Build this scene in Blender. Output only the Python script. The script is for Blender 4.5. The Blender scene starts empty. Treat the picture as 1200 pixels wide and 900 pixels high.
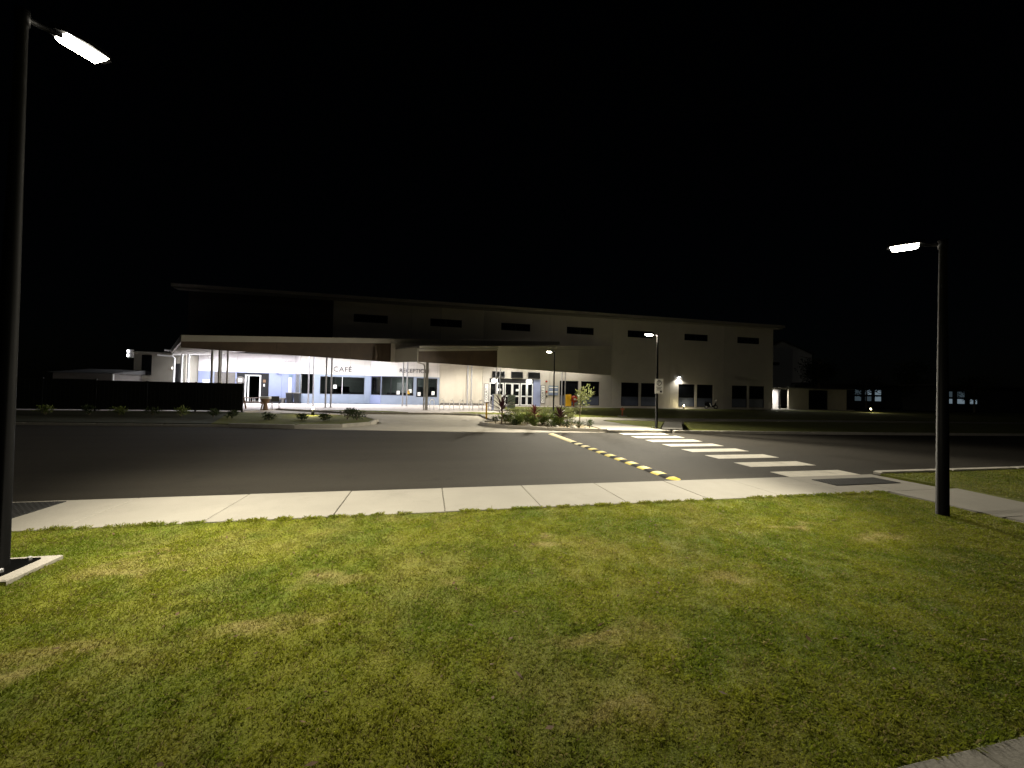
import bpy, math, random
import numpy as np
from mathutils import Vector, Matrix
random.seed(7); rng = np.random.default_rng(7)
S = bpy.context.scene
C = S.collection
# ---------------------------------------------------------------- camera, sky, sun, exposure
YAW, PITCH, ROLL = (math.radians(a) for a in (12.3, 1.0, 1.24))
fwd = Vector((math.sin(YAW)*math.cos(PITCH), math.cos(YAW)*math.cos(PITCH), math.sin(PITCH)))
rt0 = Vector((math.cos(YAW), -math.sin(YAW), 0)); up0 = rt0.cross(fwd)
rt = rt0*math.cos(ROLL)+up0*math.sin(ROLL); up = up0*math.cos(ROLL)-rt0*math.sin(ROLL)
cam = bpy.data.cameras.new('camera'); camo = bpy.data.objects.new('camera', cam); C.objects.link(camo)
camo.matrix_world = Matrix(((rt.x, up.x, -fwd.x, 0), (rt.y, up.y, -fwd.y, 0), (rt.z, up.z, -fwd.z, 1.6), (0, 0, 0, 1)))
cam.sensor_width = 36; cam.lens = 36*450/1200; cam.clip_end = 3000; cam.clip_start = 0.05
S.camera = camo
w = bpy.data.worlds.new('World'); S.world = w; w.use_nodes = True
bg = w.node_tree.nodes['Background']
sky = w.node_tree.nodes.new('ShaderNodeTexSky'); sky.sky_type = 'NISHITA'; sky.sun_disc = False
sky.sun_elevation = math.radians(38); sky.sun_rotation = math.radians(205)
w.node_tree.links.new(sky.outputs[0], bg.inputs[0]); bg.inputs[1].default_value = 0.00012
sl = bpy.data.lights.new('moonlight', 'SUN'); sl.energy = 0.012; sl.angle = math.radians(0.5); sl.color = (1, .95, .88)
so = bpy.data.objects.new('moonlight', sl); C.objects.link(so)
so.rotation_euler = (math.radians(52), 0, math.radians(-25))
S.view_settings.view_transform = 'Standard'; S.view_settings.look = 'None'
S.view_settings.exposure = 0; S.view_settings.gamma = 1; S.view_settings.use_curve_mapping = False

# ---------------------------------------------------------------- materials
MATS = {}
def mat(name, col, rough=.7, var=0., scale=4., bump=0., bscale=60., metal=0., spec=.4, col2=None, emit=0., fine=0., attr=None, orand=0., stretch=None, stain=0.):
    if name in MATS: return MATS[name]
    m = bpy.data.materials.new(name); m.use_nodes = True; nt = m.node_tree; N = nt.nodes; L = nt.links
    p = N['Principled BSDF']; p.inputs['Roughness'].default_value = rough; p.inputs['Metallic'].default_value = metal
    p.inputs['Specular IOR Level'].default_value = spec
    c4 = (*col, 1); p.inputs['Base Color'].default_value = c4
    geo = N.new('ShaderNodeNewGeometry')
    src = None
    if attr:
        a = N.new('ShaderNodeVertexColor'); a.layer_name = attr; src = a.outputs[0]
    if var or col2:
        n = N.new('ShaderNodeTexNoise'); n.inputs['Scale'].default_value = scale; n.inputs['Detail'].default_value = 6; n.inputs['Roughness'].default_value = .65
        if stretch:
            mp = N.new('ShaderNodeMapping'); mp.inputs['Scale'].default_value = stretch; L.new(geo.outputs['Position'], mp.inputs['Vector']); L.new(mp.outputs[0], n.inputs['Vector'])
        else: L.new(geo.outputs['Position'], n.inputs['Vector'])
        r = N.new('ShaderNodeValToRGB'); r.color_ramp.elements[0].position = .32; r.color_ramp.elements[1].position = .7
        d = col2 if col2 else tuple(c*(1+var) for c in col); b = col if col2 else tuple(c*(1-var) for c in col)
        r.color_ramp.elements[0].color = (*b, 1); r.color_ramp.elements[1].color = (*d, 1)
        L.new(n.outputs[0], r.inputs[0]); src = r.outputs[0]
    def mult(fac):
        nonlocal src
        mx = N.new('ShaderNodeMix'); mx.data_type = 'RGBA'; mx.blend_type = 'MULTIPLY'; mx.inputs[0].default_value = 1
        if src: L.new(src, mx.inputs[6])
        else: mx.inputs[6].default_value = c4
        L.new(fac, mx.inputs[7]); src = mx.outputs[2]
    if orand:
        oi = N.new('ShaderNodeObjectInfo'); mr = N.new('ShaderNodeMapRange'); mr.inputs[3].default_value = 1-orand; mr.inputs[4].default_value = 1+orand*.6
        L.new(oi.outputs['Random'], mr.inputs[0]); mult(mr.outputs[0])
    if stain:
        ns = N.new('ShaderNodeTexNoise'); ns.inputs['Scale'].default_value = 1.1; ns.inputs['Detail'].default_value = 9; ns.inputs['Roughness'].default_value = .72; L.new(geo.outputs['Position'], ns.inputs['Vector'])
        mr = N.new('ShaderNodeMapRange'); mr.inputs[1].default_value = .56; mr.inputs[2].default_value = .74; mr.inputs[3].default_value = 1; mr.inputs[4].default_value = 1-stain
        L.new(ns.outputs[0], mr.inputs[0]); mult(mr.outputs[0])
    if fine:
        n2 = N.new('ShaderNodeTexNoise'); n2.inputs['Scale'].default_value = bscale*1.7; n2.inputs['Detail'].default_value = 3
        L.new(geo.outputs['Position'], n2.inputs['Vector'])
        mr = N.new('ShaderNodeMapRange'); mr.inputs[1].default_value = .3; mr.inputs[2].default_value = .7; mr.inputs[3].default_value = 1-fine; mr.inputs[4].default_value = 1+fine
        L.new(n2.outputs[0], mr.inputs[0])
        mx = N.new('ShaderNodeMix'); mx.data_type = 'RGBA'; mx.blend_type = 'MULTIPLY'; mx.inputs[0].default_value = 1
        if src: L.new(src, mx.inputs[6])
        else: mx.inputs[6].default_value = c4
        L.new(mr.outputs[0], mx.inputs[7]); src = mx.outputs[2]
    if src: L.new(src, p.inputs['Base Color'])
    if bump:
        n3 = N.new('ShaderNodeTexNoise'); n3.inputs['Scale'].default_value = bscale; n3.inputs['Detail'].default_value = 4
        L.new(geo.outputs['Position'], n3.inputs['Vector'])
        bp = N.new('ShaderNodeBump'); bp.inputs['Strength'].default_value = bump; bp.inputs['Distance'].default_value = .02
        L.new(n3.outputs[0], bp.inputs['Height']); L.new(bp.outputs[0], p.inputs['Normal'])
    if emit:
        p.inputs['Emission Color'].default_value = c4; p.inputs['Emission Strength'].default_value = emit
    MATS[name] = m; return m
def glassmat(name, tint, refl):
    m = bpy.data.materials.new(name); m.use_nodes = True; nt = m.node_tree; N = nt.nodes; L = nt.links
    N.remove(N['Principled BSDF']); o = N['Material Output']
    t = N.new('ShaderNodeBsdfTransparent'); t.inputs[0].default_value = (*tint, 1)
    g = N.new('ShaderNodeBsdfGlossy'); g.inputs['Roughness'].default_value = .02
    f = N.new('ShaderNodeFresnel'); f.inputs[0].default_value = 1.5
    x = N.new('ShaderNodeMixShader'); L.new(f.outputs[0], x.inputs[0]); L.new(t.outputs[0], x.inputs[1]); L.new(g.outputs[0], x.inputs[2])
    L.new(x.outputs[0], o.inputs[0]); MATS[name] = m; return m
mat('asphalt', (.031, .0275, .0215), .85, spec=.2, var=.2, scale=.9, bump=.5, bscale=110, fine=.45, stretch=(.12, 1, 1), stain=.42)
mat('asphalt_dark', (.018, .018, .018), .75, var=.2, scale=6, bump=.2, bscale=90)
mat('concrete', (.285, .27, .236), .85, var=.07, scale=1.3, bump=.15, bscale=70, fine=.09, orand=.09, stain=.16)
mat('concrete_warm', (.46, .43, .37), .85, var=.12, scale=.8, bump=.12, bscale=50, fine=.08, stain=.22)
mat('pit_concrete', (.13, .125, .11), .9, var=.15, scale=2, fine=.15)
mat('plaza', (.5, .46, .43), .7, var=.08, scale=.8, bump=.06, bscale=40, fine=.05)
mat('kerb', (.4, .375, .33), .9, var=.15, scale=2.5, bump=.2, bscale=50, fine=.12)
mat('earth', (.05, .05, .025), .95, col2=(.025, .035, .012), scale=.6, bump=.4, bscale=20)
mat('far_grass', (.085, .10, .010), .95, col2=(.15, .16, .019), scale=1.6, bump=.9, bscale=45, fine=.5)
mat('mulch', (.28, .22, .14), .95, col2=(.5, .42, .28), scale=9, bump=.8, bscale=40, fine=.4)
mat('white_paint', (.55, .52, .45), .75, var=.12, scale=4, bump=.2, bscale=90, fine=.22, stain=.4)
mat('yellow_rubber', (.6, .47, .04), .65, var=.2, scale=12, fine=.2, stain=.45)
mat('black_rubber', (.01, .0095, .009), .85, var=.2, scale=12, spec=.1)
mat('faded_yellow', (.62, .54, .27), .75, var=.12, scale=8, fine=.15)
mat('pole_black', (.0018, .0018, .0018), .55, spec=.06, var=.2, scale=8)
mat('pole_grey', (.3, .29, .27), .4, metal=.5, var=.1, scale=3)
mat('galvanised', (.42, .42, .44), .42, metal=.35, var=.1, scale=4)
mat('white_metal', (.75, .75, .74), .45, var=.04, scale=2)
mat('cream', (.6, .56, .47), .75, var=.05, scale=.7, bump=.05, bscale=30)
mat('cream_panel', (.66, .63, .58), .6, var=.05, scale=.6)
mat('white_panel', (.76, .73, .74), .55, var=.04, scale=.6)
mat('hall_wall', (.52, .49, .43), .8, var=.08, scale=.35, bump=.06, bscale=18, fine=.04, orand=.06, stain=.12)
mat('dark_cladding', (.05, .048, .045), .7, var=.15, scale=.6)
mat('fascia', (.28, .265, .23), .55, var=.06, scale=1)
mat('brown', (.055, .035, .022), .6, var=.25, scale=1.2)
mat('roof', (.12, .12, .12), .5, metal=.3, var=.1, scale=1)
mat('blue_panel', (.27, .31, .48), .5, var=.07, scale=.8)
mat('blue_grey', (.27, .32, .41), .5, var=.07, scale=.8)
mat('blue_dull', (.11, .13, .19), .4, var=.08, scale=1.5)
mat('annex', (.33, .31, .26), .75, var=.08, scale=.6)
mat('dark_frame', (.015, .015, .016), .4)
mat('black_glass', (.006, .007, .008), .04, spec=.5)
mat('plinth', (.14, .13, .12), .8, var=.1)
mat('interior', (.33, .34, .33), .8, var=.05)
mat('interior_dark', (.05, .05, .055), .7)
mat('grey_letter', (.06, .055, .06), .6, spec=.2)
mat('paper', (.85, .85, .83), .7)
mat('fence', (.012, .013, .011), .6, var=.2, scale=1)
mat('timber', (.2, .12, .07), .7, var=.2, scale=3)
mat('bark', (.14, .11, .07), .9, var=.3, scale=20, bump=.6, bscale=50)
mat('leaf_green', (.10, .15, .03), .5, col2=(.26, .3, .09), scale=5)
mat('leaf_pale', (.2, .24, .08), .5, col2=(.38, .4, .17), scale=5)
mat('leaf_dark', (.02, .035, .01), .6, col2=(.05, .07, .02), scale=6)
mat('leaf_purple', (.035, .012, .016), .4, col2=(.07, .02, .025), scale=6)
mat('leaf_red', (.13, .015, .02), .45, col2=(.07, .02, .012), scale=8)
mat('dead_leaf', (.1, .06, .03), .8, var=.5, scale=30)
mat('rock', (.35, .33, .28), .9, var=.2, scale=6, bump=.5, bscale=30)
mat('safety_yellow', (.75, .42, .02), .5, var=.08)
mat('red_paint', (.35, .04, .02), .5, var=.1)
mat('orange_dull', (.4, .11, .05), .6)
mat('grass_blade', (.1, .13, .02), .6, spec=.25, attr='Col')
mat('lawn_soil', (.05, .06, .015), .95, attr='Col', bump=.6, bscale=80, fine=.4)
mat('lens', (1., .93, .78), .4, emit=60)
mat('lens_cool', (.95, .95, 1.), .4, emit=14)
mat('lens_bollard', (1., .9, .55), .4, emit=22)
mat('lens_soft', (1., .95, .88), .4, emit=5)
mat('lit_window', (.55, .72, .85), .4, emit=.22)
mat('lit_window_dim', (.3, .42, .5), .4, emit=.1)
mat('far_wall', (.06, .06, .06), .8, var=.1)
mat('gable_white', (.8, .8, .78), .7, var=.05)
mat('sign_white', (.78, .77, .74), .5)
mat('sign_green', (.33, .42, .38), .4)
mat('sign_blue', (.16, .24, .32), .5)
glassmat('glass', (.55, .6, .6), .1)

def translucent(name, fac):
    nt = MATS[name].node_tree; N = nt.nodes; L = nt.links; p = N['Principled BSDF']; o = N['Material Output']
    t = N.new('ShaderNodeBsdfTranslucent'); x = N.new('ShaderNodeMixShader'); x.inputs[0].default_value = fac
    lk = p.inputs['Base Color'].links
    if lk: L.new(lk[0].from_socket, t.inputs[0])
    L.new(p.outputs[0], x.inputs[1]); L.new(t.outputs[0], x.inputs[2]); L.new(x.outputs[0], o.inputs[0])
for n_ in ('grass_blade', 'leaf_green', 'leaf_pale', 'leaf_dark', 'leaf_red'): translucent(n_, .4)

# ---------------------------------------------------------------- mesh helpers
class MB:
    def __init__(s): s.v = []; s.f = []
    def add(s, vs, fs):
        o = len(s.v); s.v += [tuple(v) for v in vs]; s.f += [tuple(i+o for i in f) for f in fs]; return s
    def box(s, x0, x1, y0, y1, z0, z1):
        return s.add([(x, y, z) for z in (z0, z1) for y in (y0, y1) for x in (x0, x1)],
                     [(0, 2, 3, 1), (4, 5, 7, 6), (0, 1, 5, 4), (2, 6, 7, 3), (0, 4, 6, 2), (1, 3, 7, 5)])
    def bbox(s, x0, x1, y0, y1, z0, z1, b=.01):      # box with chamfered top edges
        vs = [(x, y, z0) for y in (y0, y1) for x in (x0, x1)]+[(x, y, z1-b) for y in (y0, y1) for x in (x0, x1)]
        vs += [(x, y, z1) for y in (y0+b, y1-b) for x in (x0+b, x1-b)]
        q = lambda a, c: [(a, a+1, c+1, c), (a+1, a+3, c+3, c+1), (a+3, a+2, c+2, c+3), (a+2, a, c, c+2)]
        return s.add(vs, [(0, 2, 3, 1)]+q(0, 4)+q(4, 8)+[(8, 9, 11, 10)])
    def prism(s, poly, z0, z1):                      # poly counter-clockwise; z0/z1 number or function(x,y)
        n = len(poly); a = (lambda x, y: z0) if not callable(z0) else z0; b = (lambda x, y: z1) if not callable(z1) else z1
        vs = [(x, y, a(x, y)) for x, y in poly]+[(x, y, b(x, y)) for x, y in poly]
        return s.add(vs, [tuple(range(n-1, -1, -1)), tuple(range(n, 2*n))]+[(i, (i+1) % n, n+(i+1) % n, n+i) for i in range(n)])
    def tube(s, pts, r, n=10, cap=True):
        pts = [Vector(p) for p in pts]; rs = r if isinstance(r, (list, tuple)) else [r]*len(pts); vs = []; fs = []
        for i, p in enumerate(pts):
            d = (pts[min(i+1, len(pts)-1)]-pts[max(i-1, 0)]).normalized()
            a = d.cross(Vector((0, 0, 1))) if abs(d.z) < .95 else d.cross(Vector((0, 1, 0))); a.normalize(); b = d.cross(a)
            for k in range(n):
                t = 2*math.pi*k/n; vs.append(p+(a*math.cos(t)+b*math.sin(t))*rs[i])
        for i in range(len(pts)-1):
            for k in range(n): fs.append((i*n+k, i*n+(k+1) % n, (i+1)*n+(k+1) % n, (i+1)*n+k))
        if cap: fs += [tuple(range(n)), tuple(range((len(pts)-1)*n, len(pts)*n))[::-1]]
        return s.add(vs, fs)
    def lathe(s, prof, n=16, c=(0, 0)):
        vs = [(c[0]+r*math.cos(2*math.pi*k/n), c[1]+r*math.sin(2*math.pi*k/n), z) for r, z in prof for k in range(n)]
        fs = [(i*n+k, i*n+(k+1) % n, (i+1)*n+(k+1) % n, (i+1)*n+k) for i in range(len(prof)-1) for k in range(n)]
        fs += [tuple(range(n))[::-1], tuple(range((len(prof)-1)*n, len(prof)*n))]
        return s.add(vs, fs)
    def xf(s, M): s.v = [tuple(M @ Vector(v)) for v in s.v]; return s
    def mesh(s, name, m, smooth=False):
        me = bpy.data.meshes.new(name); me.from_pydata(s.v, [], s.f); me.materials.append(MATS[m])
        if smooth: me.polygons.foreach_set('use_smooth', [True]*len(me.polygons))
        me.update(); return me
    def build(s, name, m, parent=None, smooth=False, loc=None):
        o = bpy.data.objects.new(name, s.mesh(name, m, smooth)); C.objects.link(o)
        if parent: o.parent = parent
        if loc: o.location = loc
        return o
def tag(o, label=None, cat=None, group=None, kind=None):
    for k, v in (('label', label), ('category', cat), ('group', group), ('kind', kind)):
        if v: o[k] = v
    return o
def empty(name, loc=(0, 0, 0), rz=0):
    o = bpy.data.objects.new(name, None); C.objects.link(o); o.location = loc; o.rotation_euler = (0, 0, rz); o.empty_display_size = .2; return o
def light(name, kind, loc, power, col, parent=None, aim=None, **kw):
    d = bpy.data.lights.new(name, kind); d.energy = power; d.color = col
    for k, v in kw.items(): setattr(d, k, v)
    o = bpy.data.objects.new(name, d); C.objects.link(o); o.location = loc
    if aim: o.rotation_euler = (Vector(aim)-Vector(loc)).to_track_quat('-Z', 'Y').to_euler()
    if parent: o.parent = parent; o.matrix_parent_inverse = Matrix.Translation(-Vector(parent.location)) if parent.type == 'EMPTY' else Matrix()
    return o
def _tmesh(body, size, ext):
    cu = bpy.data.curves.new('t', 'FONT'); cu.body = body; cu.size = size; cu.extrude = ext; cu.align_x = 'LEFT'; cu.align_y = 'CENTER'; cu.resolution_u = 4
    o = bpy.data.objects.new('t', cu); C.objects.link(o); dg = bpy.context.evaluated_depsgraph_get(); dg.update()
    me = bpy.data.meshes.new_from_object(o.evaluated_get(dg)); bpy.data.objects.remove(o); return me
def text(body, size, M, m, parent, ext=.012, track=1.):
    ends = []; wid = lambda me: max(v.co.x for v in me.vertices)
    for i, ch_ in enumerate(body): ends.append(wid(_tmesh(body[:i+1], size, ext)) if ch_ != ' ' else 0)
    W_ = ends[-1]; out = []
    for ch_, e in zip(body, ends):
        if ch_ == ' ': continue
        me = _tmesh(ch_, size, ext); dx = e-wid(me)
        me.transform(M @ Matrix.Translation(((dx-W_/2)*track, 0, 0))); me.materials.clear(); me.materials.append(MATS[m])
        t = bpy.data.objects.new('letter', me); C.objects.link(t); t.parent = parent; out.append(t)
        if parent.name.startswith('community_hall'): t.matrix_parent_inverse = Matrix.Translation((-8, -37.5, 0))
    return out
RX = Matrix.Rotation(math.pi/2, 4, 'X')
T = Matrix.Translation

# ---------------------------------------------------------------- ground, road, paths
def sheet(name, poly, z, m, thick=.2):
    return tag(MB().prism(poly, z-thick, z).build(name, m), kind='structure')
sheet('ground', [(-900, -900), (900, -900), (900, 900), (-900, 900)], -.14, 'earth', .1)
ROADZ = -.03
far = [(-80, 23), (-30, 18.9), (-14.5, 17.46), (-7.6, 16.7), (-4.5, 15.9), (-1, 15.25), (3.2, 14.6), (7.1, 14.45), (10, 14.25), (14.3, 13.8), (25.2, 12.85), (45, 11.4), (90, 8.6)]
road = sheet('road', [(-80, 6.36), (90, 6.36)]+far[::-1], ROADZ, 'asphalt')
# painted crossing bars
for i in range(8):
    y = 6.36+.03+i*1.06; x0 = 7.22+.05*i; x1 = 9.05+.07*i
    MB().prism([(x0, y), (x1, y), (x1+.02, y+.53), (x0+.02, y+.53)], ROADZ, ROADZ+.004).build('crossing_bar', 'white_paint', road)
# near footpath: bed with slabs
path = tag(MB().prism([(-40, 5.13), (9.2, 5.13), (9.2, 6.35), (-40, 6.35)], -.16, -.022).build('footpath', 'kerb'), kind='structure')
jx = [-40+.0]; jx = [-2.52-1.37*k for k in range(27, 0, -1)]+[-2.52, -1.12, .26, 1.58, 2.9, 4.27, 5.64, 7.0, 8.1, 9.2]
for a, b in zip(jx[:-1], jx[1:]):
    dz = random.uniform(-.003, .003)
    MB().bbox(a+.006, b-.006, 5.135, 6.345, -.1, dz, .006).build('slab', 'concrete', path)
for (x0, x1, y0, y1) in ((7.31, 8.85, 5.6, 6.06), (-6.4, -4.66, 5.42, 6.27)):
    t = MB(); t.bbox(x0, x1, y0, y1, -.05, .008, .003); tp = t.build('tactile_panel', 'asphalt_dark', path)
    d = MB()
    for i in range(int((x1-x0)/.06)):
        for j in range(int((y1-y0)/.06)):
            d.lathe([(.016, .008), (.011, .0125)], 6, (x0+.04+i*.06, y0+.04+j*.06))
    tag(d.build('dome_studs', 'asphalt_dark', tp), kind='stuff')
sp = tag(MB().prism([(7.75, -12), (9.1, -12), (9.22, 4.2), (9.45, 5.12), (7.86, 5.12), (7.8, 3.6)], -.16, -.022).build('side_path', 'kerb'), kind='structure')
for k in range(10):
    y1 = 5.128-k*1.37; y0 = y1-1.37; wx = lambda y: 9.22+max(0, (y-4.2)*.24)
    MB().prism([(7.8, y0+.006), (wx(y0), y0+.006), (wx(y1), y1-.006), (7.86, y1-.006)], -.1, random.uniform(-.004, .002)).build('slab', 'concrete', sp)
cp = tag(MB().prism([(1.2, .05), (7.7, .05), (7.7, 1.3), (1.2, 1.3)], -.16, -.022).build('cross_path', 'kerb'), kind='structure')
for k in range(5): MB().bbox(1.2+1.3*k+.006, 1.2+1.3*(k+1)-.006, .06, 1.295, -.1, .004, .006).build('slab', 'concrete', cp)
# kerbs: a polyline cut into stones
def kerb_line(name, pts, z0, z1, wd=.16, step=2.2, m='kerb'):
    root = None; P = [Vector((*p, 0)) for p in pts]; segs = []
    cur = [P[0]]; acc = 0
    for a, b in zip(P[:-1], P[1:]):
        L_ = (b-a).length; n = max(1, round(L_/step)) if L_ > step*.6 else 1
        for k in range(1, n+1): segs.append((a.lerp(b, (k-1)/n), a.lerp(b, k/n)))
    root = tag(empty(name, tuple(P[0])), kind='structure')
    for i, (a, b) in enumerate(segs):
        d = (b-a).normalized(); nrm = Vector((-d.y, d.x, 0)); g = d*.004
        q = [a+g, b-g, b-g+nrm*wd, a+g+nrm*wd]
        if i+1 < len(segs):
            d2 = (segs[i+1][1]-segs[i+1][0]).normalized(); n2 = (nrm+Vector((-d2.y, d2.x, 0))).normalized(); q[2] = b-g+n2*wd
        if i > 0:
            d2 = (segs[i-1][1]-segs[i-1][0]).normalized(); n2 = (nrm+Vector((-d2.y, d2.x, 0))).normalized(); q[3] = a+g+n2*wd
        mb = MB(); b_ = .02; c = sum(q, Vector())/4
        vs = [(p.x, p.y, z0) for p in q]+[(p.x, p.y, z1-b_) for p in q]+[(p.x+(c.x-p.x)*.06, p.y+(c.y-p.y)*.06, z1) for p in q]
        mb.add(vs, [(3, 2, 1, 0), (8, 9, 10, 11)]+[(i0, (i0+1) % 4, 4+(i0+1) % 4, 4+i0) for i0 in range(4)]+[(4+i0, 4+(i0+1) % 4, 8+(i0+1) % 4, 8+i0) for i0 in range(4)])
        o = mb.build('kerb_stone', m, root); o.matrix_parent_inverse = Matrix.Translation(-P[0])
    return root
kerb_line('near_kerb', [(9.5, 6.36), (20, 6.36), (60, 6.36)][::1], -.15, .035, .15)
kerb_line('far_kerb', [(90, 8.62), (45, 11.42), (25.2, 12.87), (14.3, 13.82), (10.1, 14.27)][::-1], -.15, .08, .15)
FZ = .08
# lawn sheets
def lawn_strip(name, poly, z, m='far_grass'): return sheet(name, poly, z, m, .2)
lawn_strip('roadside_lawn', [(9.24, -12), (60, -12), (60, 6.35), (9.47, 6.35), (9.47, 5.14), (9.24, 4.2)], 0., 'far_grass')
lawn_strip('hall_lawn', [(6.2, 23.2), (9.3, 22.2), (90, 19.2), (90, 36.4), (6.2, 36.4)], FZ-.02)
lawn_strip('grass_wedge', [(9.95, 15.3), (10.1, 15.3), (12.8, 19.0), (11.2, 19.55), (9.75, 19.75), (9.45, 19.4), (9.6, 17.5)], FZ-.01)
lawn_strip('far_verge', [(11.0, 14.2), (14.3, 13.97), (25.2, 13.02), (45, 11.57), (90, 8.8), (90, 17.6), (41.8, 18.4), (20, 19.6), (14.2, 19.2)], FZ-.02)
dw = sheet('driveway', [(-4.6, 15.95), (-1, 15.3), (3.2, 14.65), (7.1, 14.5), (7.1, 16), (6.5, 20), (4.2, 24.2), (.5, 26), (-11, 29), (-11, 23), (-3, 21), (-2, 18.5), (-3, 16.6)], -.022, 'concrete_warm')
sheet('plaza', [(-40, 24.5), (-10.25, 24.7), (-9.8, 28.35), (-5.1, 25.35), (-2.7, 24.95), (1.0, 24.95), (3.0, 24.15), (6.1, 23.3), (6.1, 36.3), (40, 36.5), (40, 37.45), (-40, 37.45)], FZ, 'plaza')
kerb_line('plaza_kerb', [(-9.8, 28.2), (-5.1, 25.2), (-2.7, 24.8), (1.0, 24.8), (3.0, 24.0), (6.1, 23.15)], -.1, FZ+.012, .14)
wp = tag(MB().prism([(3.3, 19.3), (7.3, 18.6), (7.25, 14.5), (9.95, 14.3), (9.9, 15.3), (9.5, 17.5), (9.35, 19.5), (9.8, 19.95), (12, 19.75), (20, 19.75), (41.8, 18.6), (90, 16), (90, 17.4), (41.8, 19.9), (20, 21.3), (9.3, 22.1), (6.1, 23.1), (3.2, 24)], -.1, FZ-.006).build('far_footpath', 'concrete'), kind='structure')
sheet('connecting_path', [(9.98, 15.0), (10.95, 14.9), (13.95, 19.05), (12.95, 19.15)], FZ-.004, 'pit_concrete')
sheet('plaza_grass', [(-6.6, 26.4), (-2.9, 25.12), (-1.2, 25.2), (-2.6, 26.3), (-5, 27.2)], FZ+.02, 'far_grass')
lawn_strip('plaza_side_grass', [(1.4, 25.2), (3.1, 24.35), (6.0, 23.5), (6.0, 25), (3, 26.2)], FZ+.015)
isl = [(-8.2, 17.1), (-7.4, 16.95), (-5.0, 16.45), (-3.5, 16.75), (-2.55, 17.8), (-2.45, 19.3), (-3.2, 21.2), (-4.6, 22.4), (-7.9, 23.4), (-10.3, 24.3), (-10.3, 23), (-9.2, 20)]
sheet('verge_garden', [(-40, 20), (-14.5, 17.8), (-8.21, 17.1), (-9.21, 20), (-10.31, 23), (-10.31, 24.3), (-40, 24.4)], FZ-.01, 'earth')
sheet('planted_verge', isl, FZ-.005, 'far_grass')
kerb_line('verge_kerb', [(-7.5, 16.82), (-5.0, 16.3), (-3.35, 16.62), (-2.4, 17.75), (-2.3, 19.35), (-3.1, 21.3), (-4.55, 22.55), (-7.9, 23.55)], -.1, FZ+.02, .16)
kerb_line('verge_edge', [(-40, 19.9), (-14.5, 17.66), (-7.5, 16.82)], -.1, FZ-.04, .14)
bedp = [(2.55, 18.0), (2.8, 17.1), (3.5, 16.3), (4.9, 15.5), (6.85, 14.8), (7.1, 15.2), (7.2, 17), (6.9, 18.5), (5.5, 19.1), (3.6, 18.95)]
sheet('planting_bed', bedp, FZ-.01, 'mulch')
kerb_line('bed_kerb', [(3.5, 19.1), (2.62, 18.75), (2.4, 18.0), (2.66, 17.0), (3.4, 16.17), (4.85, 15.35), (6.9, 14.62), (7.25, 14.66)], -.1, FZ+.03, .16, 1.4)

# ---------------------------------------------------------------- near lawn with real blades
def vnoise(x, y, cell, seed):
    r = np.random.default_rng(seed); G = r.random((64, 64)); gx = x/cell+100; gy = y/cell+100
    i = np.floor(gx).astype(int); j = np.floor(gy).astype(int); fx = gx-i; fy = gy-j; fx = fx*fx*(3-2*fx); fy = fy*fy*(3-2*fy)
    g = lambda a, b: G[a % 64, b % 64]
    return (g(i, j)*(1-fx)+g(i+1, j)*fx)*(1-fy)+(g(i, j+1)*(1-fx)+g(i+1, j+1)*fx)*fy
DRY = [(-2.55, 3.95, .30, .14), (-2.5, 4.25, .22, .08), (1.3, 4.0, .30, .10), (1.75, 4.02, .2, .08), (-.75, 3.55, .25, .1), (-1.05, 2.85, .55, .16), (.15, 3.3, .2, .08), (4.6, 3.9, .45, .1), (1.2, 2.3, .5, .2), (-2.2, 2.75, .6, .12), (2.6, 2.9, .35, .12), (5.2, 3.4, .5, .1), (1.0, 1.75, .4, .15)]
def lawn_col(x, y):
    n = .45*vnoise(x, y, .9, 1)+.3*vnoise(x, y, .33, 2)+.25*vnoise(x, y, .12, 3)
    dry = np.clip((n-.5)*2.4, 0, 1)*.42
    wx_ = x+.35*(vnoise(x, y, .28, 21)-.5)+.12*(vnoise(x, y, .07, 23)-.5); wy_ = y+.3*(vnoise(x, y, .28, 22)-.5)+.12*(vnoise(x, y, .07, 24)-.5)
    for cx, cy, rx, ry in DRY:
        e = ((wx_-cx)/rx)**2+((wy_-cy)/ry)**2; dry = np.maximum(dry, np.clip(1.1-e, 0, 1)*(.25+.65*vnoise(x, y, .06, 4)))
    lush = np.clip((.4*vnoise(x, y, .7, 5)+.35*vnoise(x, y, .22, 6)+.25*vnoise(x, y, .07, 7)-.33)*2.6, 0, 1)
    g0 = np.array([.245, .265, .024]); g1 = np.array([.15, .2, .014]); d = np.array([.40, .33, .12])
    c = g0*(1-lush[:, None])+g1*lush[:, None]
    return c*(1-dry[:, None])+d*dry[:, None], dry
def lawn_h(x, y): return .012*(vnoise(x, y, .7, 8)-.5)+.01*(vnoise(x, y, .2, 9)-.5)-.012
def setcol(me, col):
    a = me.color_attributes.new('Col', 'FLOAT_COLOR', 'POINT'); a.data.foreach_set('color', np.concatenate([col, np.ones((len(col), 1))], 1).astype(np.float32).ravel())
nx, ny = 260, 130
gx, gy = np.meshgrid(np.linspace(-14, 7.78, nx), np.linspace(1.302, 5.125, ny)); gx = gx.ravel(); gy = gy.ravel(); gz = lawn_h(gx, gy)
fs = [(j*nx+i, j*nx+i+1, (j+1)*nx+i+1, (j+1)*nx+i) for j in range(ny-1) for i in range(nx-1)]
me = bpy.data.meshes.new('lawn'); me.from_pydata(np.stack([gx, gy, gz], 1).tolist(), [], fs); c_, _ = lawn_col(gx, gy); setcol(me, c_*.7); me.materials.append(MATS['lawn_soil'])
me.polygons.foreach_set('use_smooth', [True]*len(me.polygons))
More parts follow.
